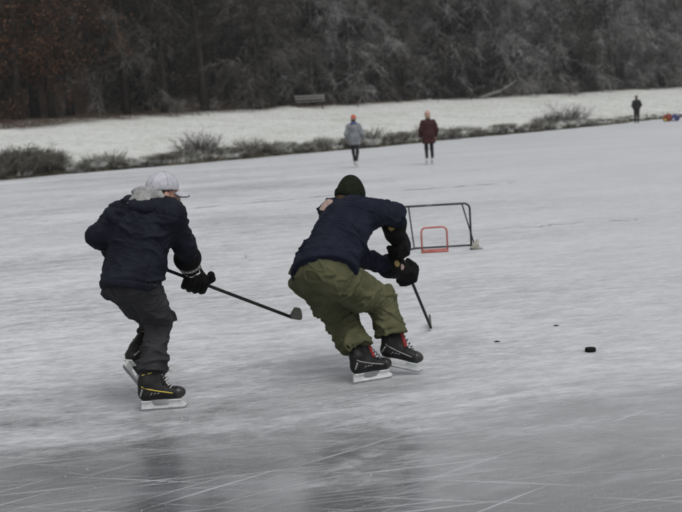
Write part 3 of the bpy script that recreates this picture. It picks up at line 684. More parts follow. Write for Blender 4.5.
def skater(name, J, cfg):
    sr = nrm(J['shR'] - J['shL']); up = nrm(J['neck'] - J['pel']); rt = nrm(sr - up * (sr @ up)); T = np.stack([rt, np.cross(up, rt), up], 1)
    hr = nrm(J['hipR'] - J['hipL']); lu = nrm(up + V(0, 0, .6)); hr = nrm(hr - lu * (hr @ lu)); PT = np.stack([hr, np.cross(lu, hr), lu], 1)
    at_ = lambda t: J['pel'] + (J['neck'] - J['pel']) * t
    Hd = frame(J['look'], V(0, 0, 1) if 'headup' not in J else J['headup']); hc = J['head']
    # body: one continuous surface
    b = Field(.03); A = head_prims(b, hc, Hd)
    b.add(cap(J['neck'] - up * .02, hc + Hd @ V(0, -.025, -.06), .058, .052)); b.add(ell(at_(.7), T, (.155, .10, .19)), .05); b.add(ell(at_(.3), T, (.14, .095, .17)), .06); b.add(ell(J['pel'], PT, (.155, .11, .11)), .06)
    for s in 'RL':
        b.add(cap(at_(.95), J['sh' + s], .06, .058)); b.add(cap(J['sh' + s], J['el' + s], .05, .042)); b.add(cap(J['el' + s], J['wr' + s], .042, .029))
        b.add(cap(J['hip' + s], J['kn' + s], .085, .058)); b.add(cap(J['kn' + s], J['an' + s] - nrm(J['toe' + s]) * .018, .056, .031)); su = nrm(J['sup' + s]); tb = nrm(J['toe' + s]) * .018; b.add(cap(J['an' + s] - tb, J['an' + s] - tb - su * .055, .030, .030)); b.add(cap(J['an' + s] - su * .062, J['an' + s] + nrm(J['toe' + s]) * .12 - su * .068, .032, .024))
        grip_prims(b, J['ha' + s], J['shaft'], J['wr' + s], -1 if s == 'R' else 1, .62, 1.40)
    body = build(name, b, M['skin'], None, .0075); eyes(body, A)
    # trousers
    p = Field(.05); r = cfg['pr']; p.add(ell(J['pel'] + up * .02, PT, cfg['hips'])); p.add(ell(J['pel'] - PT @ V(0, .045, .045), PT, V(*cfg['hips']) * .86), .05)
    bones = []; cuts_ = []
    for s in 'RL':
        end = J['kn' + s] + (J['an' + s] - J['kn' + s]) * cfg['cuff' + s]; k_ = J['kn' + s]; m_ = (J['hip' + s] + k_) / 2
        p.add(cap(J['hip' + s], m_, r[0], r[1]), .05); p.add(cap(m_, k_, r[1], r[2]), .04); p.add(cap(k_, end, r[2], r[3]), .04); p.add(cap(k_ + (end - k_) * .82, end, r[3], r[3] * 1.06), .03); bones += [(J['hip' + s], k_), (k_, end)]; cuts_.append((end, nrm(nrm(end - k_) + V(0, 0, -.5))))
    # jacket
    hemc = J['pel'] + up * cfg['hemz']; hn = nrm(-up + T @ V(*cfg['hemtilt']))
    j = Field(.05); j.add(ell(at_(.72), T, cfg['chest'])); j.add(ell(at_(.38), T, cfg['waist']), .08); j.add(cap(at_(.10) + T @ V(-.06, 0, 0), at_(.10) + T @ V(.06, 0, 0), cfg['hem'], cfg['hem'], (T[:, 1], .86)), .08)
    j.add(cap(at_(.96), at_(1.06), .085, .068), .04); bj = [(J['pel'], J['neck'])]; sr_ = cfg['sleeve']
    for s in 'RL':
        j.add(cap(at_(.9), J['sh' + s], .085, sr_[0]), .06); j.add(cap(J['sh' + s], J['el' + s], sr_[0], sr_[1]), .045); j.add(cap(J['el' + s], J['wr' + s], sr_[1], sr_[2]), .03); bj += [(J['sh' + s], J['el' + s]), (J['el' + s], J['wr' + s])]
    # the hem cuts the torso only, not the hands: limit by a ball of the torso
    hp = V(*cfg['hips']); j.add(ell(J['pel'] + up * .02, PT, hp + .020), .04); j.add(ell(J['pel'] - PT @ V(0, .045, .045), PT, hp * .86 + .022), .04)
    def hemclip(P):
        d = (P - hemc) @ hn; dm = np.linalg.norm(P - hemc, axis=-1)
        arms = np.full(P.shape[:-1], 9.)
        for s in 'RL':
            for a, c, q, e in ((J['sh' + s], J['el' + s], sr_[0], sr_[1]), (J['el' + s], J['wr' + s], sr_[1], sr_[2])): arms = np.minimum(arms, cap(a, c, q * 1.05, e * 1.05)[0](P))
        return np.where(arms < 0, -1., d)
    clip = (hemclip, V(-99, -99, -99), V(99, 99, 99))
    def under(P):      # the waistband stays hidden under the jacket
        d = np.where(j.eval(P) < -.006, -((P - hemc) @ hn) - .02, -1.)
        for e_, u_ in cuts_: d = np.maximum(d, np.where(np.linalg.norm(P - e_, axis=-1) < .17, (P - e_) @ u_, -1.))
        return d
    v, f = p.mesh(.006, 0, (under, V(-99, -99, -99), V(99, 99, 99)))
    v = wrinkle(v, f, bones, cfg['pamp'], 12, 4.5, cfg['seed'], [(J['pel'], PT[:, 0], .005)]); tr = mesh_obj('trousers', v, f, cfg['pants'], body, True)
    v, f = j.mesh(.006, 0, clip); v = wrinkle(v, f, bj, cfg['jamp'], 11, 4.2, cfg['seed'] + 3, [(at_(.86), up, .006), (J['sh' + 'R'] * .9 + at_(.9) * .1, rt, .005), (J['sh' + 'L'] * .9 + at_(.9) * .1, rt, .005)]); jk = mesh_obj('jacket', v, f, cfg['jacket'], body, True)
    def slab(P):
        d = (P - hemc) @ hn; return np.maximum(hemclip(P), np.maximum(-d - .045, np.linalg.norm(P - hemc, axis=-1) - .3))
    build('hem_band', j, cfg['jacket'], jk, .008, None, 0, 0, .007, (slab, hemc - .3, hemc + .3))
    # skates
    for s in 'RL': skate(body, J['an' + s], J['toe' + s], J['sup' + s], nrm(J['kn' + s] - J['an' + s]), cfg['trim'], cfg['tongue'], cfg['lace'], bow=(s == cfg['bow']))
    # gloves
    out = {}
    for s in 'RL':
        g = Field(.012); p_, n_, q_ = grip_prims(g, J['ha' + s], J['shaft'], J['wr' + s], -1 if s == 'R' else 1, .95, 1.62); fa_ = nrm(J['wr' + s] - J['el' + s])
        W = J['wr' + s]; g.add(cap(W - fa_ * cfg['gaunt'], W - fa_ * .01, .090, .074), .02); g.add(cap(W - fa_ * .01, W + (J['ha' + s] - W) * .6 + n_ * .02, .062, .054), .02)
        for o_ in (-.030, -.010, .010, .030): g.add(cap(q_(-.052, .034, o_), q_(-.030, .044, o_), .0135, .0145), .003); g.add(cap(q_(-.018, .046, o_), q_(.004, .044, o_), .0135, .0125), .003)      # back-of-hand rolls
        go = build('glove', g, M['glove'], body, .0055); out[s] = (go, g, p_, n_, q_, fa_)
    return body, jk, tr, out, A, Hd, T, at_, up

# ---------------------------------------------------------------- the chaser in the pale cap
G = ground(160, 410); Y0 = G[1]; P_ = lambda x, y, d: at(x, y, Y0 + d)
JA = dict(pel=P_(132, 276, -.02), neck=P_(150, 205, .10), shR=P_(172, 214, .0), shL=P_(119, 216, .12), elR=P_(184, 245, .13), wrR=P_(189, 264, .34), elL=P_(97, 236, .08), wrL=P_(121, 252, .32),
          hipR=P_(143, 284, -.06), knR=P_(158.5, 322, .12), anR=P_(150, 383, .0), hipL=P_(120, 286, .05), knL=P_(157, 321, .40), anL=P_(138.5, 351, .22),
          head=P_(163, 194, .13), look=V(.80, .50, -.16))
sa, sb = P_(196, 281, .38), P_(291, 317, .52); JA['shaft'] = nrm(sb - sa); JA['haR'] = sa; JA['haL'] = sa - JA['shaft'] * .43
gh, gt = ground(138, 413), ground(186, 408.5); JA['toeR'] = nrm(V(1, .06, 0)); JA['supR'] = V(0, 0, 1)
JA['anR'] = V(JA['anR'][0], G[1] + .0, .176)
JA['toeL'] = nrm(V(.28, .62, -.73)); JA['supL'] = nrm(V(.28, .58, .70))
cfgA = dict(pr=(.106, .098, .086, .078), hips=(.168, .136, .13), cuffR=.80, cuffL=.50, pamp=.016, seed=4.3, pants=M['pants_a'], chest=(.200, .140, .215), waist=(.182, .142, .20), hem=.140, sleeve=(.082, .070, .060),
            hemz=-.10, hemtilt=(.12, 0, 0), jamp=.012, jacket=M['jacket_a'], trim=M['yellow'], tongue=M['boot'], lace=M['lace'], bow='R', gaunt=.075)
A_, jk, tr, gl, HA, Hd, T, at_, up = skater('person', JA, cfgA)
tag(A_, 'person in pale cap, navy jacket and charcoal trousers skating with a raised stick', 'person', 'skaters')
# bunched hood of the hoodie under the jacket
hf = Field(.025); hc = at_(1.02)
for k in range(12):
    a = k / 12 * 6.283; b_ = (k + 1) / 12 * 6.283; R_ = lambda q: hc + T @ V(.088 * math.cos(q), .075 * math.sin(q) - .012, .03 - .022 * math.sin(q))
    hf.add(cap(R_(a), R_(b_), .023 + .008 * (math.sin(a) < 0), .023 + .008 * (math.sin(b_) < 0)))
hf.add(ell(at_(.95) + T @ V(-.01, -.105, .0), T, (.085, .032, .070)), .03)
v, f = hf.mesh(.007); v = wrinkle(v, f, [(hc, hc + up * .1)], .008, 22, 12, 2.); mesh_obj('hood', v, f, M['hood'], jk, True)
hf2 = Field(.03); hf2.add(cap(at_(.93) + T @ V(-.10, -.075, .01), at_(.93) + T @ V(.10, -.075, .01), .048, .048)); hf2.add(cap(at_(.90) + T @ V(-.03, -.12, 0), at_(.90) + T @ V(.05, -.12, 0), .042, .042))
v, f = hf2.mesh(.007); v = wrinkle(v, f, [(hc, hc + up * .1)], .006, 18, 9, 6.); mesh_obj('jacket_collar', v, f, M['jacket_a'], jk, True)
# cap
cf = Field(.01); cf.add(ell(HA(0, -.010, .043), Hd, (.087, .105, .093))); cf.cut(HA(0, 0, .022), -(Hd @ nrm(V(0, -.10, 1)))); co = build('cap', cf, M['cap'], A_, .006)
def brim(name, z0, m, grow_=0.):
    v = []; nx, ny = 13, 6
    for top in (1, 0):
        for i in range(nx):
            k = -1 + 2 * i / (nx - 1)
            for j_ in range(ny):
                t = j_ / (ny - 1); x = k * (.082 + grow_); y0 = .098 * math.sqrt(max(0, 1 - (k * .86) ** 2)) - .010; y1 = .068 + (.105 + grow_) * max(0, 1 - abs(k) ** 2.6) ** .55
                y = y0 + (max(y1, y0 + .004) - y0) * t; v.append(HA(x, y, z0 - .022 * t - .020 * k * k + top * .0035))
    q = lambda a, i, j_: a * nx * ny + i * ny + j_; f = []
    for i in range(nx - 1):
        for j_ in range(ny - 1): f += [(q(0, i, j_), q(0, i, j_ + 1), q(0, i + 1, j_ + 1), q(0, i + 1, j_)), (q(1, i, j_), q(1, i + 1, j_), q(1, i + 1, j_ + 1), q(1, i, j_ + 1))]
        f += [(q(0, i, ny - 1), q(1, i, ny - 1), q(1, i + 1, ny - 1), q(0, i + 1, ny - 1)), (q(0, i, 0), q(0, i + 1, 0), q(1, i + 1, 0), q(1, i, 0))]
    for i in (0, nx - 1): f += [(q(0, i, j_), q(1, i, j_), q(1, i, j_ + 1), q(0, i, j_ + 1)) for j_ in range(ny - 1)]
    return mesh_obj(name, v, f, m, co, True)
brim('brim', .026, M['cap_dark']); brim('brim_top', .0305, M['cap'], -.002)
mb = MB(); mb.tube([HA(.0905 * math.cos(q), -.010 + .1085 * math.sin(q), .026 + .010 * math.sin(q)) for q in np.linspace(-3.5, .35, 22)], .0050, 6); mb.build('sweat_band', M['cap_dark'], co, True)
for az in (0, 1.047, 2.094):
    mb = MB(); P = []
    for k in range(13):
        e = .12 + (math.pi - .24) * k / 12; d = V(.0875 * math.cos(e) * math.cos(az), .1055 * math.cos(e) * math.sin(az), .0935 * math.sin(e)); P.append(HA(0, -.010, .043) + Hd @ d)
    mb.tube(P, .0014, 5); mb.build('seam', M['hood'], co, True)
mb = MB(); mb.tube([HA(0, -.01, .134), HA(0, -.01, .141)], .008, 8); mb.build('button', M['cap'], co)
hr_ = Field(.01); hr_.add(ell(HA(0, -.016, .015), Hd, (.083, .101, .085))); hr_.cut(HA(0, .01, 0), Hd @ nrm(V(0, 1, .1))); hr_.cut(HA(0, 0, -.045), -Hd[:, 2]); build('hair', hr_, M['hair'], A_, .007)
# glove lettering and stripes on the cuff
go, g, p_, n_, q_, fa_ = gl['R']; W = JA['wrR']
def ring(parent, name, m, c, ax, r0, wd, Fd, off): return build(name, Fd, m, parent, .0045, None, 0, 0, off, ball(c, r0, ax, wd))
ring(go, 'cuff_stripe', M['boot_grey'], W - fa_ * .066, fa_, .12, .004, g, .0022); ring(go, 'cuff_stripe', M['white'], W - fa_ * .006, fa_, .12, .0022, g, .0025)
def text_on(parent, txt, c, xdir, ydir, size, m, curve_r, axis):
    cu = bpy.data.curves.new('lettering', 'FONT'); cu.body = txt; cu.size = size; cu.align_x = 'CENTER'; cu.align_y = 'CENTER'; cu.shear = .25; cu.extrude = .0012; cu.offset = .0006
    ob = bpy.data.objects.new('tmp_text', cu); C.objects.link(ob); bpy.context.view_layer.update(); me = bpy.data.meshes.new_from_object(ob); bpy.data.objects.remove(ob); bpy.data.curves.remove(cu)
    nn = np.cross(xdir, ydir)
    for q in me.vertices:      # wrap round the cuff
        x, y, z = q.co; a = x / curve_r; q.co = Vector(c + ydir * y + xdir * math.sin(a) * (curve_r + z) + nn * (math.cos(a) * (curve_r + z) - curve_r))
    me.materials.clear(); me.materials.append(m); return link('lettering', me, parent)
cdir = nrm(V(0, 0, CAM_Z) - W); ax = fa_; nn = nrm(cdir - ax * (cdir @ ax)); yd = -ax; xd = nrm(np.cross(yd, nn))
text_on(go, 'WARRIOR', W - fa_ * .034 + nn * .0815, xd, yd, .036, M['white'], .080, ax)

# ---------------------------------------------------------------- the skater bent over the puck side
G2 = ground(372, 382); Y1 = G2[1]; P_ = lambda x, y, d: at(x, y, Y1 + d)
JB = dict(pel=P_(325, 268, -.08), neck=P_(352, 211, .20), shR=P_(375, 213, .10), shL=P_(333, 214, .30), elR=P_(393, 213, .30), wrR=P_(395, 234, .46), elL=P_(352, 256, .40), wrL=P_(387, 268, .56),
          hipR=P_(337, 280, -.10), knR=P_(382, 302, .24), anR=P_(393, 345, .12), hipL=P_(314, 281, .02), knL=P_(342, 316, .28), anL=P_(361, 357, .0),
          head=P_(351, 201, .33), look=V(.62, .70, -.32))
s1 = ground(431, 331); s1[2] = .03; s0 = P_(397.5, 247, .50); JB['shaft'] = nrm(s1 - s0); JB['haR'] = s0
Ls = np.linalg.norm(s1 - s0)
def on_shaft(px):      # the point of the shaft that the lower hand holds
    best = min(np.linspace(0, 1, 200), key=lambda t: abs((CM.inverted() @ Vector(s0 + (s1 - s0) * t))[0] / -(CM.inverted() @ Vector(s0 + (s1 - s0) * t))[2] * F + 341 - px)); return s0 + (s1 - s0) * best
JB['haL'] = on_shaft(407.5); JB['wrL'] = JB['haL'] + nrm(JB['elL'] - JB['haL']) * .085
gA, gB = ground(358, 384), ground(394, 379); JB['toeL'] = nrm(V(.92, .38, 0)); JB['supL'] = nrm(V(-.05, 0, 1)); JB['anL'] = V(JB['anL'][0], Y1 - .0, .176)
JB['toeR'] = nrm(V(.86, -.10, -.22)); JB['supR'] = nrm(V(.12, -.12, 1)); JB['anR'] = V(JB['anR'][0] + .005, JB['anR'][1], .235)
cfgB = dict(pr=(.133, .122, .108, .104), hips=(.196, .160, .145), cuffR=.84, cuffL=.82, pamp=.022, seed=11.7, pants=M['pants_b'], chest=(.205, .150, .22), waist=(.19, .150, .20), hem=.150, sleeve=(.088, .074, .062),
            hemz=-.075, hemtilt=(.42, 0, 0), jamp=.014, jacket=M['jacket_b'], trim=M['boot_grey'], tongue=M['red'], lace=M['lace_dark'], bow='', gaunt=.115)
B_, jk, tr, gl, HB, Hd, T, at_, up = skater('person', JB, cfgB)
tag(B_, 'person in dark beanie and olive trousers crouching with both hands on a stick', 'person', 'skaters')
bf = Field(.02); bf.add(ell(HB(0, -.014, .045), Hd, (.094, .110, .105))); bf.add(ell(HB(0, -.03, .120), Hd, (.050, .058, .050)), .05); bf.cut(HB(0, 0, -.012), -(Hd @ nrm(V(0, .25, 1)))); bo = build('beanie', bf, M['beanie'], B_, .006)
build('folded_brim', bf, M['beanie'], bo, .006, None, 0, 0, .009, ball(HB(0, -.005, .010), .16, Hd @ nrm(V(0, .25, 1)), .022))
hr_ = Field(.01); hr_.add(ell(HB(0, -.020, .0), Hd, (.083, .099, .085))); hr_.cut(HB(0, .02, 0), Hd[:, 1]); hr_.cut(HB(0, 0, -.06), -Hd[:, 2]); build('hair', hr_, M['hair'], B_, .007)
# pale shoulder panel of the jersey (left shoulder)
j = Field(.05); j.add(ell(at_(.72), T, cfgB['chest'])); j.add(cap(at_(.9), JB['shL'], .085, cfgB['sleeve'][0]), .06); j.add(cap(JB['shL'], JB['elL'], cfgB['sleeve'][0], cfgB['sleeve'][1]), .045)
def surface_at(ob, px, py):      # the point of a mesh that shows at a pixel
    co = np.array([tuple(q.co) for q in ob.data.vertices]); Mi = np.array(CM.inverted()); cc = co @ Mi[:3, :3].T + Mi[:3, 3]; x = cc[:, 0] / -cc[:, 2] * F + 341; y = -cc[:, 1] / -cc[:, 2] * F + 256
    d = (x - px) ** 2 + (y - py) ** 2; k = d < max(6., d.min() + 1); return co[k][np.argmin(-cc[k][:, 2])]
def panel(name, ob, c, r, m, lift=.004):      # a patch sewn on a garment
    co = np.array([tuple(q.co) for q in ob.data.vertices]); fa = np.array([tuple(q.vertices) for q in ob.data.polygons]); N = normals(co, fa)
    keep = fa[(np.linalg.norm(co[fa].mean(1) - c, axis=1) * (1 + .25 * pnoise(co[fa].mean(1) * 30))) < r]; ids, inv = np.unique(keep, return_inverse=True); inv = inv.reshape(keep.shape); n = len(ids)
    return mesh_obj(name, np.concatenate([co[ids] + N[ids] * lift, co[ids] - N[ids] * .004]), np.concatenate([inv, inv[:, ::-1] + n]), m, ob, True)
panel('shoulder_panel', jk, surface_at(jk, 325.5, 203), .052, M['palm'])
# gold and pink patches of the gloves
for s, col, px, py, rad in (('L', 'gold', 399, 262.5, .024), ('L', 'palm', 404.5, 267, .022), ('R', 'gold', 389.5, 229, .022)):
    go, g = gl[s][:2]; panel('patch', go, surface_at(go, px, py), rad, M[col], .0025)
# ---------------------------------------------------------------- hockey sticks
def stick(label, top, heel, bdir, blen, bend_up, twist, tape_top=.12):
    ax = nrm(heel - top); e = empty('hockey_stick', heel); o_ = np.asarray(heel, float); L_ = np.linalg.norm(heel - top)
    sd = nrm(np.cross(ax, bdir)); fl = np.cross(sd, ax); Mx = np.stack([sd, fl, ax], 1); mb = MB()
    mb.box((top + heel) / 2 - o_, .020, .030, L_, Mx); s_ = mb.build('shaft', M['stick'], e); bv = s_.modifiers.new('bevel', 'BEVEL'); bv.width = .005; bv.segments = 2
    mb = MB(); mb.box(top + ax * .05 - o_, .026, .036, .11, Mx); g = mb.build('grip_tape', M['rubber'], e); bv = g.modifiers.new('bevel', 'BEVEL'); bv.width = .008; bv.segments = 2
    # blade: curved plate with rounded toe
    n = 12; v = []; b = nrm(bdir); up_ = nrm(bend_up - b * (bend_up @ b)); cv = np.cross(b, up_)
    for i in range(n + 1):
        t = i / n; hgt = .030 + .050 * min(1, t * 3.2) if t < .62 else .080 * math.sqrt(max(0.02, 1 - ((t - .62) / .38) ** 2.2)); th = .0065 - .003 * t
        c = b * blen * t + cv * .030 * t * t * twist
        for z, y in ((0, -th), (hgt, -th), (hgt, th), (0, th)): v.append(c + up_ * (z - .012 + (.080 - hgt) * .4 * (t > .62)) + cv * y)
    f = [(4 * i + k, 4 * i + (k + 1) % 4, 4 * i + 4 + (k + 1) % 4, 4 * i + 4 + k) for i in range(n) for k in range(4)] + [(3, 2, 1, 0), (4 * n, 4 * n + 1, 4 * n + 2, 4 * n + 3)]
    mesh_obj('blade', v, f, M['tape'], e); tag(e, label, 'hockey stick', 'hockey sticks'); return e
ax = JA['shaft']; stick('black stick held out low by the skater in the pale cap', JA['haL'] - ax * .09, sb, nrm(V(.42, -.90, .10)), .26, V(.05, .05, 1), 1)
ax = JB['shaft']; stick('black stick planted on the ice by the skater in the beanie', s0 - ax * .06, s1, nrm(V(.085, 1, 0)), .29, V(0, 0, 1), -.4)

# ---------------------------------------------------------------- strollers far out on the ice
M['coat_grey'] = mat('grey quilted coat', (.13, .14, .155), .8, (.19, .20, .215), 14, .4, 60); M['coat_wine'] = mat('wine red coat', (.027, .008, .010), .9, (.040, .012, .015), 14, .4, 80)
M['black_cloth'] = mat('black cloth', (.009, .009, .010), .9, (.015, .015, .016), 20, .3, 90); M['orange_knit'] = mat('orange red knit', (.38, .075, .045), .95, (.44, .11, .065), 40, .6, 120)
M['blue_scarf'] = mat('blue scarf', (.04, .07, .17), .95, (.06, .10, .22), 40); M['pink_knit'] = mat('pale pink knit', (.40, .25, .225), .95, (.46, .31, .28), 40, .6, 120); M['blond'] = mat('blond hair', (.24, .17, .115), .7, (.30, .22, .15), 50, .4, 100)
M['white_boot'] = mat('white figure skate leather', (.42, .42, .43), .5, (.5, .5, .51), 30)
def stroller(foot, face, hgt, label, cfg):
    fw = nrm(V(math.cos(face), math.sin(face), 0)); rt = V(fw[1], -fw[0], 0); k = hgt / 1.72; O = V(foot[0], foot[1], 0); Q = lambda r, f_, z: O + (rt * r + fw * f_ + V(0, 0, z)) * k
    J = dict(pel=Q(0, 0, .95), neck=Q(0, .02, 1.44), head=Q(0, .03, 1.60)); b = Field(.03); Hd = frame(fw + V(0, 0, -.12), V(0, 0, 1)); A = head_prims(b, J['head'], Hd, k)
    T = np.stack([rt, fw, V(0, 0, 1)], 1); st = cfg.get('stride', .08); pose = {}
    b.add(cap(J['neck'], J['head'] - V(0, 0, .05), .05 * k, .05 * k)); b.add(ell(Q(0, 0, 1.24), T, V(.15, .10, .2) * k), .05); b.add(ell(Q(0, 0, .98), T, V(.125, .08, .12) * k), .04)
    for s, sg in (('R', 1), ('L', -1)):
        aw = cfg.get('arm' + s, 0.); el = Q(sg * (.27 - abs(aw) * .15), -.04 + aw * .5, 1.13); wr = Q(sg * cfg['wrist'], .08 + aw, .93 + abs(aw) * .15); hip, kn, an = Q(sg * .085, 0, .92), Q(sg * .095, st * sg * .6 + .03, .52), Q(sg * cfg.get('feet', .10), st * sg, .16); pose[s] = (Q(sg * .175, 0, 1.39), el, wr, hip, kn, an)
        b.add(cap(Q(0, 0, 1.38), pose[s][0], .06 * k, .055 * k)); b.add(cap(pose[s][0], el, .048 * k, .04 * k)); b.add(cap(el, wr, .04 * k, .028 * k)); b.add(cap(hip, kn, .058 * k, .040 * k), .015); b.add(cap(kn, an, .040 * k, .030 * k), .015); b.add(cap(an, an + fw * .12 - V(0, 0, .03), .034 * k, .028 * k))
        d = nrm(wr - el)
        for i in range(4): o_ = fw * (i - 1.5) * .019 * k; b.add(cap(wr + d * .05 + o_ * .7, wr + d * .105 + o_ + rt * -sg * .012, .0105, .009), .006); b.add(cap(wr + d * .105 + o_ + rt * -sg * .012, wr + d * (.145 - .008 * abs(i - 1)) + o_ - rt * sg * .035, .009, .008), .005)
        b.add(cap(wr, wr + d * .085, .028, .032, (rt, .6)), .015); b.add(cap(wr + d * .03 + fw * .02, wr + d * .09 + fw * .055, .011, .009), .006)
    body = build('person', b, M['skin'], None, .011); eyes(body, A, k)
    p = Field(.03); p.add(ell(Q(0, -.005, .95), T, V(.135, .10, .11) * k)); bones = []
    for s in 'RL': sh, el, wr, hip, kn, an = pose[s]; lw = cfg['leg']; p.add(cap(hip, kn, .09 * lw * k, .066 * lw * k)); p.add(cap(kn, an, .064 * lw * k, .05 * lw * k)); bones += [(hip, kn), (kn, an)]
    v, f = p.mesh(.011); mesh_obj('trousers', wrinkle(v, f, bones, .006, 10, 5, 3), f, M['black_cloth'], body, True)
    c = Field(.04); hz = cfg['hem']; c.add(ell(Q(0, 0, 1.27), T, V(.195, .145, .22) * k)); c.add(cap(Q(-.06, 0, hz + .05), Q(.06, 0, hz + .05), cfg['flare'] * k, cfg['flare'] * k, (fw, .85)), .08); c.add(cap(Q(-.05, 0, 1.05), Q(.05, 0, 1.05), .150 * k, .150 * k, (fw, .95)), .08); c.add(cap(Q(-.05, 0, .95), Q(.05, 0, .95), .150 * k, .150 * k, (fw, .95)), .08); c.add(cap(Q(0, .0, 1.40), Q(0, .01, 1.49), .09 * k, .075 * k)); bones = [(J['pel'], J['neck'])]
    c.cut(Q(0, 0, hz), V(0, 0, -1))
    for s in 'RL': sh, el, wr = pose[s][:3]; c.add(cap(sh, el, .08 * k, .07 * k)); c.add(cap(el, wr, .07 * k, .055 * k)); bones += [(sh, el), (el, wr)]
    v, f = c.mesh(.011); ct = mesh_obj('coat', wrinkle(v, f, bones, .010, 16, 4, 8), f, M[cfg['coat']], body, True)
    h_ = Field(.02); h_.add(ell(A(0, -.012, .05), Hd, V(.092, .11, .10) * k)); h_.add(ell(A(0, -.03, .12), Hd, V(.05, .05, .04) * k), .04); h_.cut(A(0, 0, .012), -(Hd @ nrm(V(0, .25, 1)))); build('hat', h_, M[cfg['hat']], body, .008)
    h_ = Field(.02); h_.add(ell(A(0, -.03, -.03), Hd, V(.085, .085, cfg['hair_len']) * k)); h_.cut(A(0, .02, 0), Hd[:, 1]); build('hair', h_, M[cfg['hair']], body, .009)
    if cfg.get('scarf'):
        s_ = Field(.02)
        for i in range(10): a, b2 = i * .628, (i + 1) * .628; s_.add(cap(Q(.085 * math.cos(a), .08 * math.sin(a), 1.475), Q(.085 * math.cos(b2), .08 * math.sin(b2), 1.475), .036, .036))
        build('scarf', s_, M['blue_scarf'], body, .01)
    for s in 'RL':
        an = pose[s][5]; f2 = Field(.015); f2.add(cap(an + V(0, 0, .02), an - V(0, 0, .03), .05 * k, .044 * k)); f2.add(cap(an - V(0, 0, .055), an + fw * .15 - V(0, 0, .062), .042 * k, .036 * k)); f2.cut(an - V(0, 0, .095), V(0, 0, -1)); sk = build('skate', f2, M[cfg['boot']], body, .009)
        mb = MB(); Hm = np.stack([fw, -rt, V(0, 0, 1)], 1); z0 = .16 * k; mb.prism([(-.07, .012 - z0), (.2, .012 - z0), (.2, .03 - z0), (.16, .07 - z0), (.07, .07 - z0), (.05, .03 - z0), (.0, .03 - z0), (-.01, .07 - z0), (-.06, .07 - z0)], -.008, .008, Hm, an); mb.build('blade_holder', M['holder'] if cfg['boot'] == 'white_boot' else M['boot'], sk)
        MB().prism([(-.08, .002 - z0), (.19, .002 - z0), (.21, .016 - z0), (-.08, .016 - z0)], -.002, .002, Hm, an).build('runner', M['steel'], sk)
    return tag(body, label, 'person', 'strollers on the ice')
g = ground(356, 167.5); stroller(g, R(75), 1.66, 'person in grey quilted coat, orange red hat and black leggings', dict(wrist=.25, leg=.82, coat='coat_grey', hat='orange_knit', hair='hair', hair_len=.07, hem=.76, flare=.15, scarf=True, boot='white_boot', stride=-.17, feet=.065, armR=.10, armL=-.08))
g = ground(430, 164.5); stroller(g, R(95), 1.66, 'person in long wine red coat and pale pink hat standing still', dict(wrist=.25, leg=.9, coat='coat_wine', hat='pink_knit', hair='blond', hair_len=.11, hem=.68, flare=.16, boot='white_boot', armR=-.05, armL=.06, stride=.05, feet=.10))
g = ground(637, 123.2); stroller(g, R(85), 1.75, 'lone person dressed all in black near the red and blue bags', dict(wrist=.16, leg=1.2, coat='black_cloth', hat='black_cloth', hair='hair', hair_len=.06, hem=.78, flare=.14, boot='boot', stride=.02, feet=.09))
# ================================================================== PROPS
# puck
g = ground(590.5, 351.5); mb = MB(); n = 28; v = []; prof = [(.034, 0), (.0375, .002), (.0381, .005), (.0381, .0205), (.0375, .0235), (.034, .0255)]
for r, z in prof: v += [V(r * math.cos(k * 2 * math.pi / n), r * math.sin(k * 2 * math.pi / n), z) for k in range(n)]
f = [(i * n + k, i * n + (k + 1) % n, (i + 1) * n + (k + 1) % n, (i + 1) * n + k) for i in range(len(prof) - 1) for k in range(n)] + [tuple(range(n - 1, -1, -1)), tuple(range((len(prof) - 1) * n, len(prof) * n))]
o = mb.add(v, f).build('puck', M['rubber']); o.location = (g[0], g[1], .001); tag(o, 'black rubber hockey puck lying flat on open ice', 'puck')
# dark crumbs frozen into the ice
for (x, y), lab in (((497, 342), 'small dark crumb on the ice between puck and crouching skater'), ((556, 326), 'small dark crumb on the ice beyond the puck')):
    g = ground(x, y); rs = np.random.RandomState(int(x)); v = [V(math.cos(a) * rs.uniform(.012, .028), math.sin(a) * rs.uniform(.006, .012), z) for z in (0, .006) for a in np.arange(6) * 1.047] + [V(0, 0, .010)]
    o = MB().add(v, [(i, (i + 1) % 6, 6 + (i + 1) % 6, 6 + i) for i in range(6)] + [(6 + i, 6 + (i + 1) % 6, 12) for i in range(6)]).build('twig_crumb', M['bark']); o.location = (g[0], g[1], .001); tag(o, lab, 'debris')
# big goal
def arch(w_, h_, rc, n=6):
    P = [V(-w_ / 2, 0, 0)]
    for k in range(n + 1): a = math.pi - k * math.pi / 2 / n; P.append(V(-w_ / 2 + rc + rc * math.cos(a), 0, h_ - rc + rc * math.sin(a)))
    for k in range(n + 1): a = math.pi / 2 - k * math.pi / 2 / n; P.append(V(w_ / 2 - rc + rc * math.cos(a), 0, h_ - rc + rc * math.sin(a)))
    return P + [V(w_ / 2, 0, 0)]
gl_, gr_ = ground(396, 253.8), ground(471.5, 249.5); d = gr_ - gl_; W_ = np.linalg.norm(d); c = (gl_ + gr_) / 2
e = empty('hockey_goal', (c[0], c[1], 0), math.atan2(d[1], d[0])); tag(e, 'black tube goal frame without a net beyond the crouching skater', 'goal'); r = .013
MB().tube([p + V(0, 0, r) for p in arch(W_, .565, .07)], r, 10).build('front_frame', M['goal_black'], e, True)
bl, br = V(-W_ / 2 + .245, .34, r), V(W_ / 2 + .07, .34, r)
MB().tube([bl, br], r * .8, 8).build('base_bar', M['goal_black'], e, True)
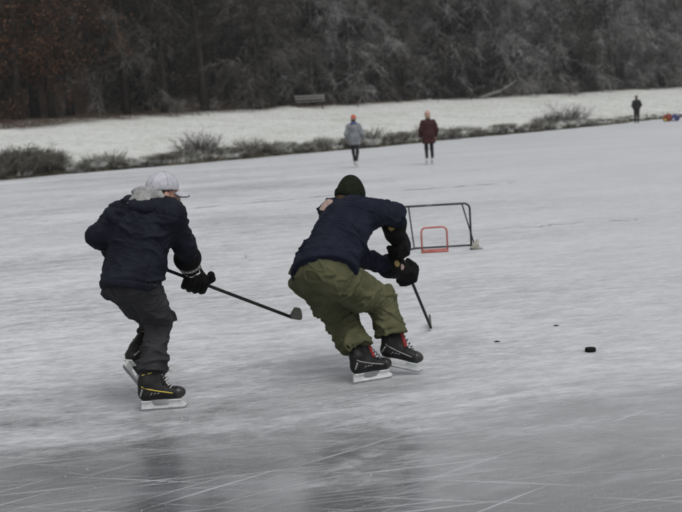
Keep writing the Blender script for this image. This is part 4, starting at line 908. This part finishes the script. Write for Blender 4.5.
MB().tube([V(-W_ / 2, .015, r), bl - V(.0, .012, 0)], r * .8, 8).build('side_rail', M['goal_black'], e, True); MB().tube([V(W_ / 2, .015, r), br - V(0, .012, 0)], r * .8, 8).build('side_rail', M['goal_black'], e, True)
MB().tube([V(-W_ / 2 + .185, .012, .565), bl + V(0, -.005, .016)], r * .7, 8).build('stay', M['goal_black'], e, True); MB().tube([V(W_ / 2 - .09, .012, .565), br + V(0, -.005, .016)], r * .7, 8).build('stay', M['goal_black'], e, True)
MB().box((-.03, 0, .567 + .013), .075, .030, .006).build('clip', M['boot_grey'], e)
for sx in (-1, 1): MB().tube([V(sx * W_ / 2, 0, 0), V(sx * W_ / 2, 0, .03)], r * 1.35, 10).build('foot_cap', M['rubber'], e, True)
# small red goal in its mouth
g = ground(435, 252.5); e = empty('mini_goal', (g[0], g[1], 0), .02); tag(e, 'small faded red tube goal standing in the mouth of the black goal', 'goal'); 
MB().tube([p + V(0, 0, .012) for p in arch(.315, .30, .055)], .0115, 10).build('frame', M['goal_red'], e, True); MB().tube([V(-.165, -.004, .016), V(.165, -.004, .016)], .0155, 10).build('base_bar', M['goal_red'], e, True)
MB().box((0, -.003, .034), .31, .006, .022).build('base_strip', M['goal_red'], e)
# crumpled mitten by the goal post
M['wool'] = mat('grey beige wool', (.24, .235, .20), .95, (.36, .355, .31), 30, .6, 90); g = ground(475.5, 249.5)
q = lambda x, y, z: V(x, y, z); fm = Field(.015); fm.add(ell(V(0, 0, .045), np.eye(3), (.045, .035, .045))); fm.add(cap(V(.012, 0, .06), V(.03, .01, .105), .024, .020)); fm.add(cap(V(-.02, -.01, .03), V(-.05, -.015, .028), .02, .016)); fm.add(cap(V(.02, 0, .02), V(.09, -.01, .012), .018, .010)); fm.cut(V(0, 0, .001), V(0, 0, -1))
v, f = fm.mesh(.006); o = mesh_obj('mitten', v, f, M['wool'], None, True); o.location = (g[0], g[1], .001); tag(o, 'crumpled grey beige mitten lying by the black goal post', 'mitten')
# bags at the far shore
M['bag_red'] = mat('orange red nylon', (.26, .05, .03), .7, (.17, .03, .02), 9, .3, 30); M['bag_blue'] = mat('dark blue nylon', (.03, .035, .12), .6, (.05, .055, .17), 9, .3, 30); M['bag_grey'] = mat('pale grey nylon', (.30, .31, .38), .6, (.36, .37, .44), 9)
def bag(px, py, m, sx, sy, sz, lab, top):
    g = ground(px, py); e = empty('bag', (g[0], g[1], 0), .2); tag(e, lab, 'bag', 'bags at the shore'); fb = Field(.06); I = np.eye(3)
    fb.add(ell(V(0, 0, sz * .45), I, (sx, sy, sz * .55))); fb.add(ell(V(sx * .25, 0, sz * .68), I, (sx * .6, sy * .8, sz * .38))); fb.add(ell(V(-sx * .4, 0, sz * .35), I, (sx * .6, sy * .9, sz * .4))); fb.cut(V(0, 0, .002), V(0, 0, -1))
    v, f = fb.mesh(.025); mesh_obj('sack', wrinkle(v, f, [(V(0, 0, 0), V(0, 0, sz))], .015, 6, 5, px), f, m, e, True)
    tf = Field(.03); tf.add(ell(V(sx * .3, -.02, sz * .80), I, (sx * .55, sy * .75, sz * .24))); v, f = tf.mesh(.02); mesh_obj('flap', v, f, top, e, True)
    pf = Field(.03); pf.add(ell(V(-sx * .75, -sy * .55, sz * .22), I, (sx * .42, sy * .5, sz * .2))); v, f = pf.mesh(.02); mesh_obj('side_pocket', v, f, M['bag_yellow'] if m is M['bag_red'] else M['bag_grey'], e, True)
    for q in (-1, 1): MB().tube([V(q * sx * .35, -sy * 1.0, sz * .2), V(q * sx * .35, -sy * 1.12, sz * .5), V(q * sx * .3, -sy * .7, sz * .98)], .018, 6).build('strap', M['black_cloth'], e, True)
M['bag_yellow'] = mat('yellow nylon', (.34, .30, .06), .6, (.28, .24, .05), 9)
bag(667.5, 121.5, M['bag_red'], .30, .22, .48, 'orange red sack lying on the ice at the far shore', M['bag_red']); bag(675.5, 121.0, M['bag_blue'], .30, .22, .44, 'dark blue sack with pale grey flap beside the orange red sack', M['bag_grey'])
# bench at the wood edge
def s_at(px, py):      # bank coordinates of a point of the meadow seen at the pixel
    best = None
    for s in np.arange(2, 19, .05):
        d = ray(px, py); den = d.x * BN[0] + d.y * BN[1]; t = (s + B0 @ BN) / den; p = np.array(d * t) + V(0, 0, CAM_Z); u = (p[:2] - B0) @ BD; dz = abs(p[2] - float(zland(np.array([u]), np.array([s]))[0]))
        if best is None or dz < best[0]: best = (dz, u, s)
    return best[1], best[2]
M['bench_wood'] = mat('rimed bench board', (.14, .14, .135), .9, (.22, .22, .215), 9, .3, 40, stretch=(1, 8, 8)); M['bench_leg'] = mat('dark bench steel', (.03, .03, .03), .7, (.05, .05, .05), 20)
s = 16.4; u = u_of(310.5, 106, s); p = land(u, s); e = empty('bench', p, math.atan2(BD[1], BD[0]) - .62); tag(e, 'rimed wooden park bench at the foot of the wood', 'bench')
for y, z in ((-.20, .46), (-.07, .46), (.06, .46)): MB().box((0, y, z), 2.0, .11, .045).build('seat_slat', M['bench_wood'], e)
for y, z in ((.165, .66), (.20, .84)): MB().box((0, y, z), 2.0, .04, .13).build('back_slat', M['bench_wood'], e)
for x in (-.8, .8):
    mb = MB(); mb.tube([V(x, -.2, -.25), V(x, -.2, .435)], .03, 6); mb.tube([V(x, .1, -.25), V(x, .1, .435), V(x, .235, .92)], .03, 6); mb.tube([V(x, -.22, .42), V(x, .12, .42)], .022, 6); mb.build('leg', M['bench_leg'], e)
# fallen rimed bough at the wood edge
sa_ = 16.8; u0 = u_of(480, 96, sa_); p = land(u0, sa_); q = land(u0 + 3.6, sa_ + 1.2)
pts = [V(0, 0, .05), V(.9, .55, .30), V(1.8, 1.1, .55), V(2.7, 1.9, .95), V(3.4, 2.6, 1.35)]; e = empty('fallen_bough', p); tag(e, 'pale rimed fallen bough leaning up into the wood edge', 'bough')
M['bough'] = mat('rimed bough', (.12, .12, .115), .95, (.20, .20, .195), 6, .5, 20); MB().tube(pts, [.13, .12, .10, .07, .03], 8).build('stem', M['bough'], e, True)
for a, b in ((pts[1], V(1.1, .2, .75)), (pts[2], V(2.3, .8, 1.1)), (pts[3], V(2.8, 2.4, 1.6)), (pts[0], V(-.7, .1, .35)), (pts[0], V(-.5, -.3, .12))): MB().tube([a, (a + b) / 2 + V(.05, 0, -.03), b], [.05, .035, .012], 6).build('branch', M['bough'], e, True)

# ================================================================== cold hazy air
hm = bpy.data.materials.new('cold haze'); hm.use_nodes = True; t = hm.node_tree
for n in list(t.nodes):
    if n.type != 'OUTPUT_MATERIAL': t.nodes.remove(n)
pv = t.nodes.new('ShaderNodeVolumePrincipled'); pv.inputs['Color'].default_value = (.93, .95, .97, 1); pv.inputs['Density'].default_value = .00045
t.links.new(pv.outputs[0], [n for n in t.nodes if n.type == 'OUTPUT_MATERIAL'][0].inputs['Volume'])
tag(MB().box((0, 150, 37), 920, 620, 78).build('haze', hm), 'thin pale winter haze hanging over lake and wood', 'haze', None, 'stuff')
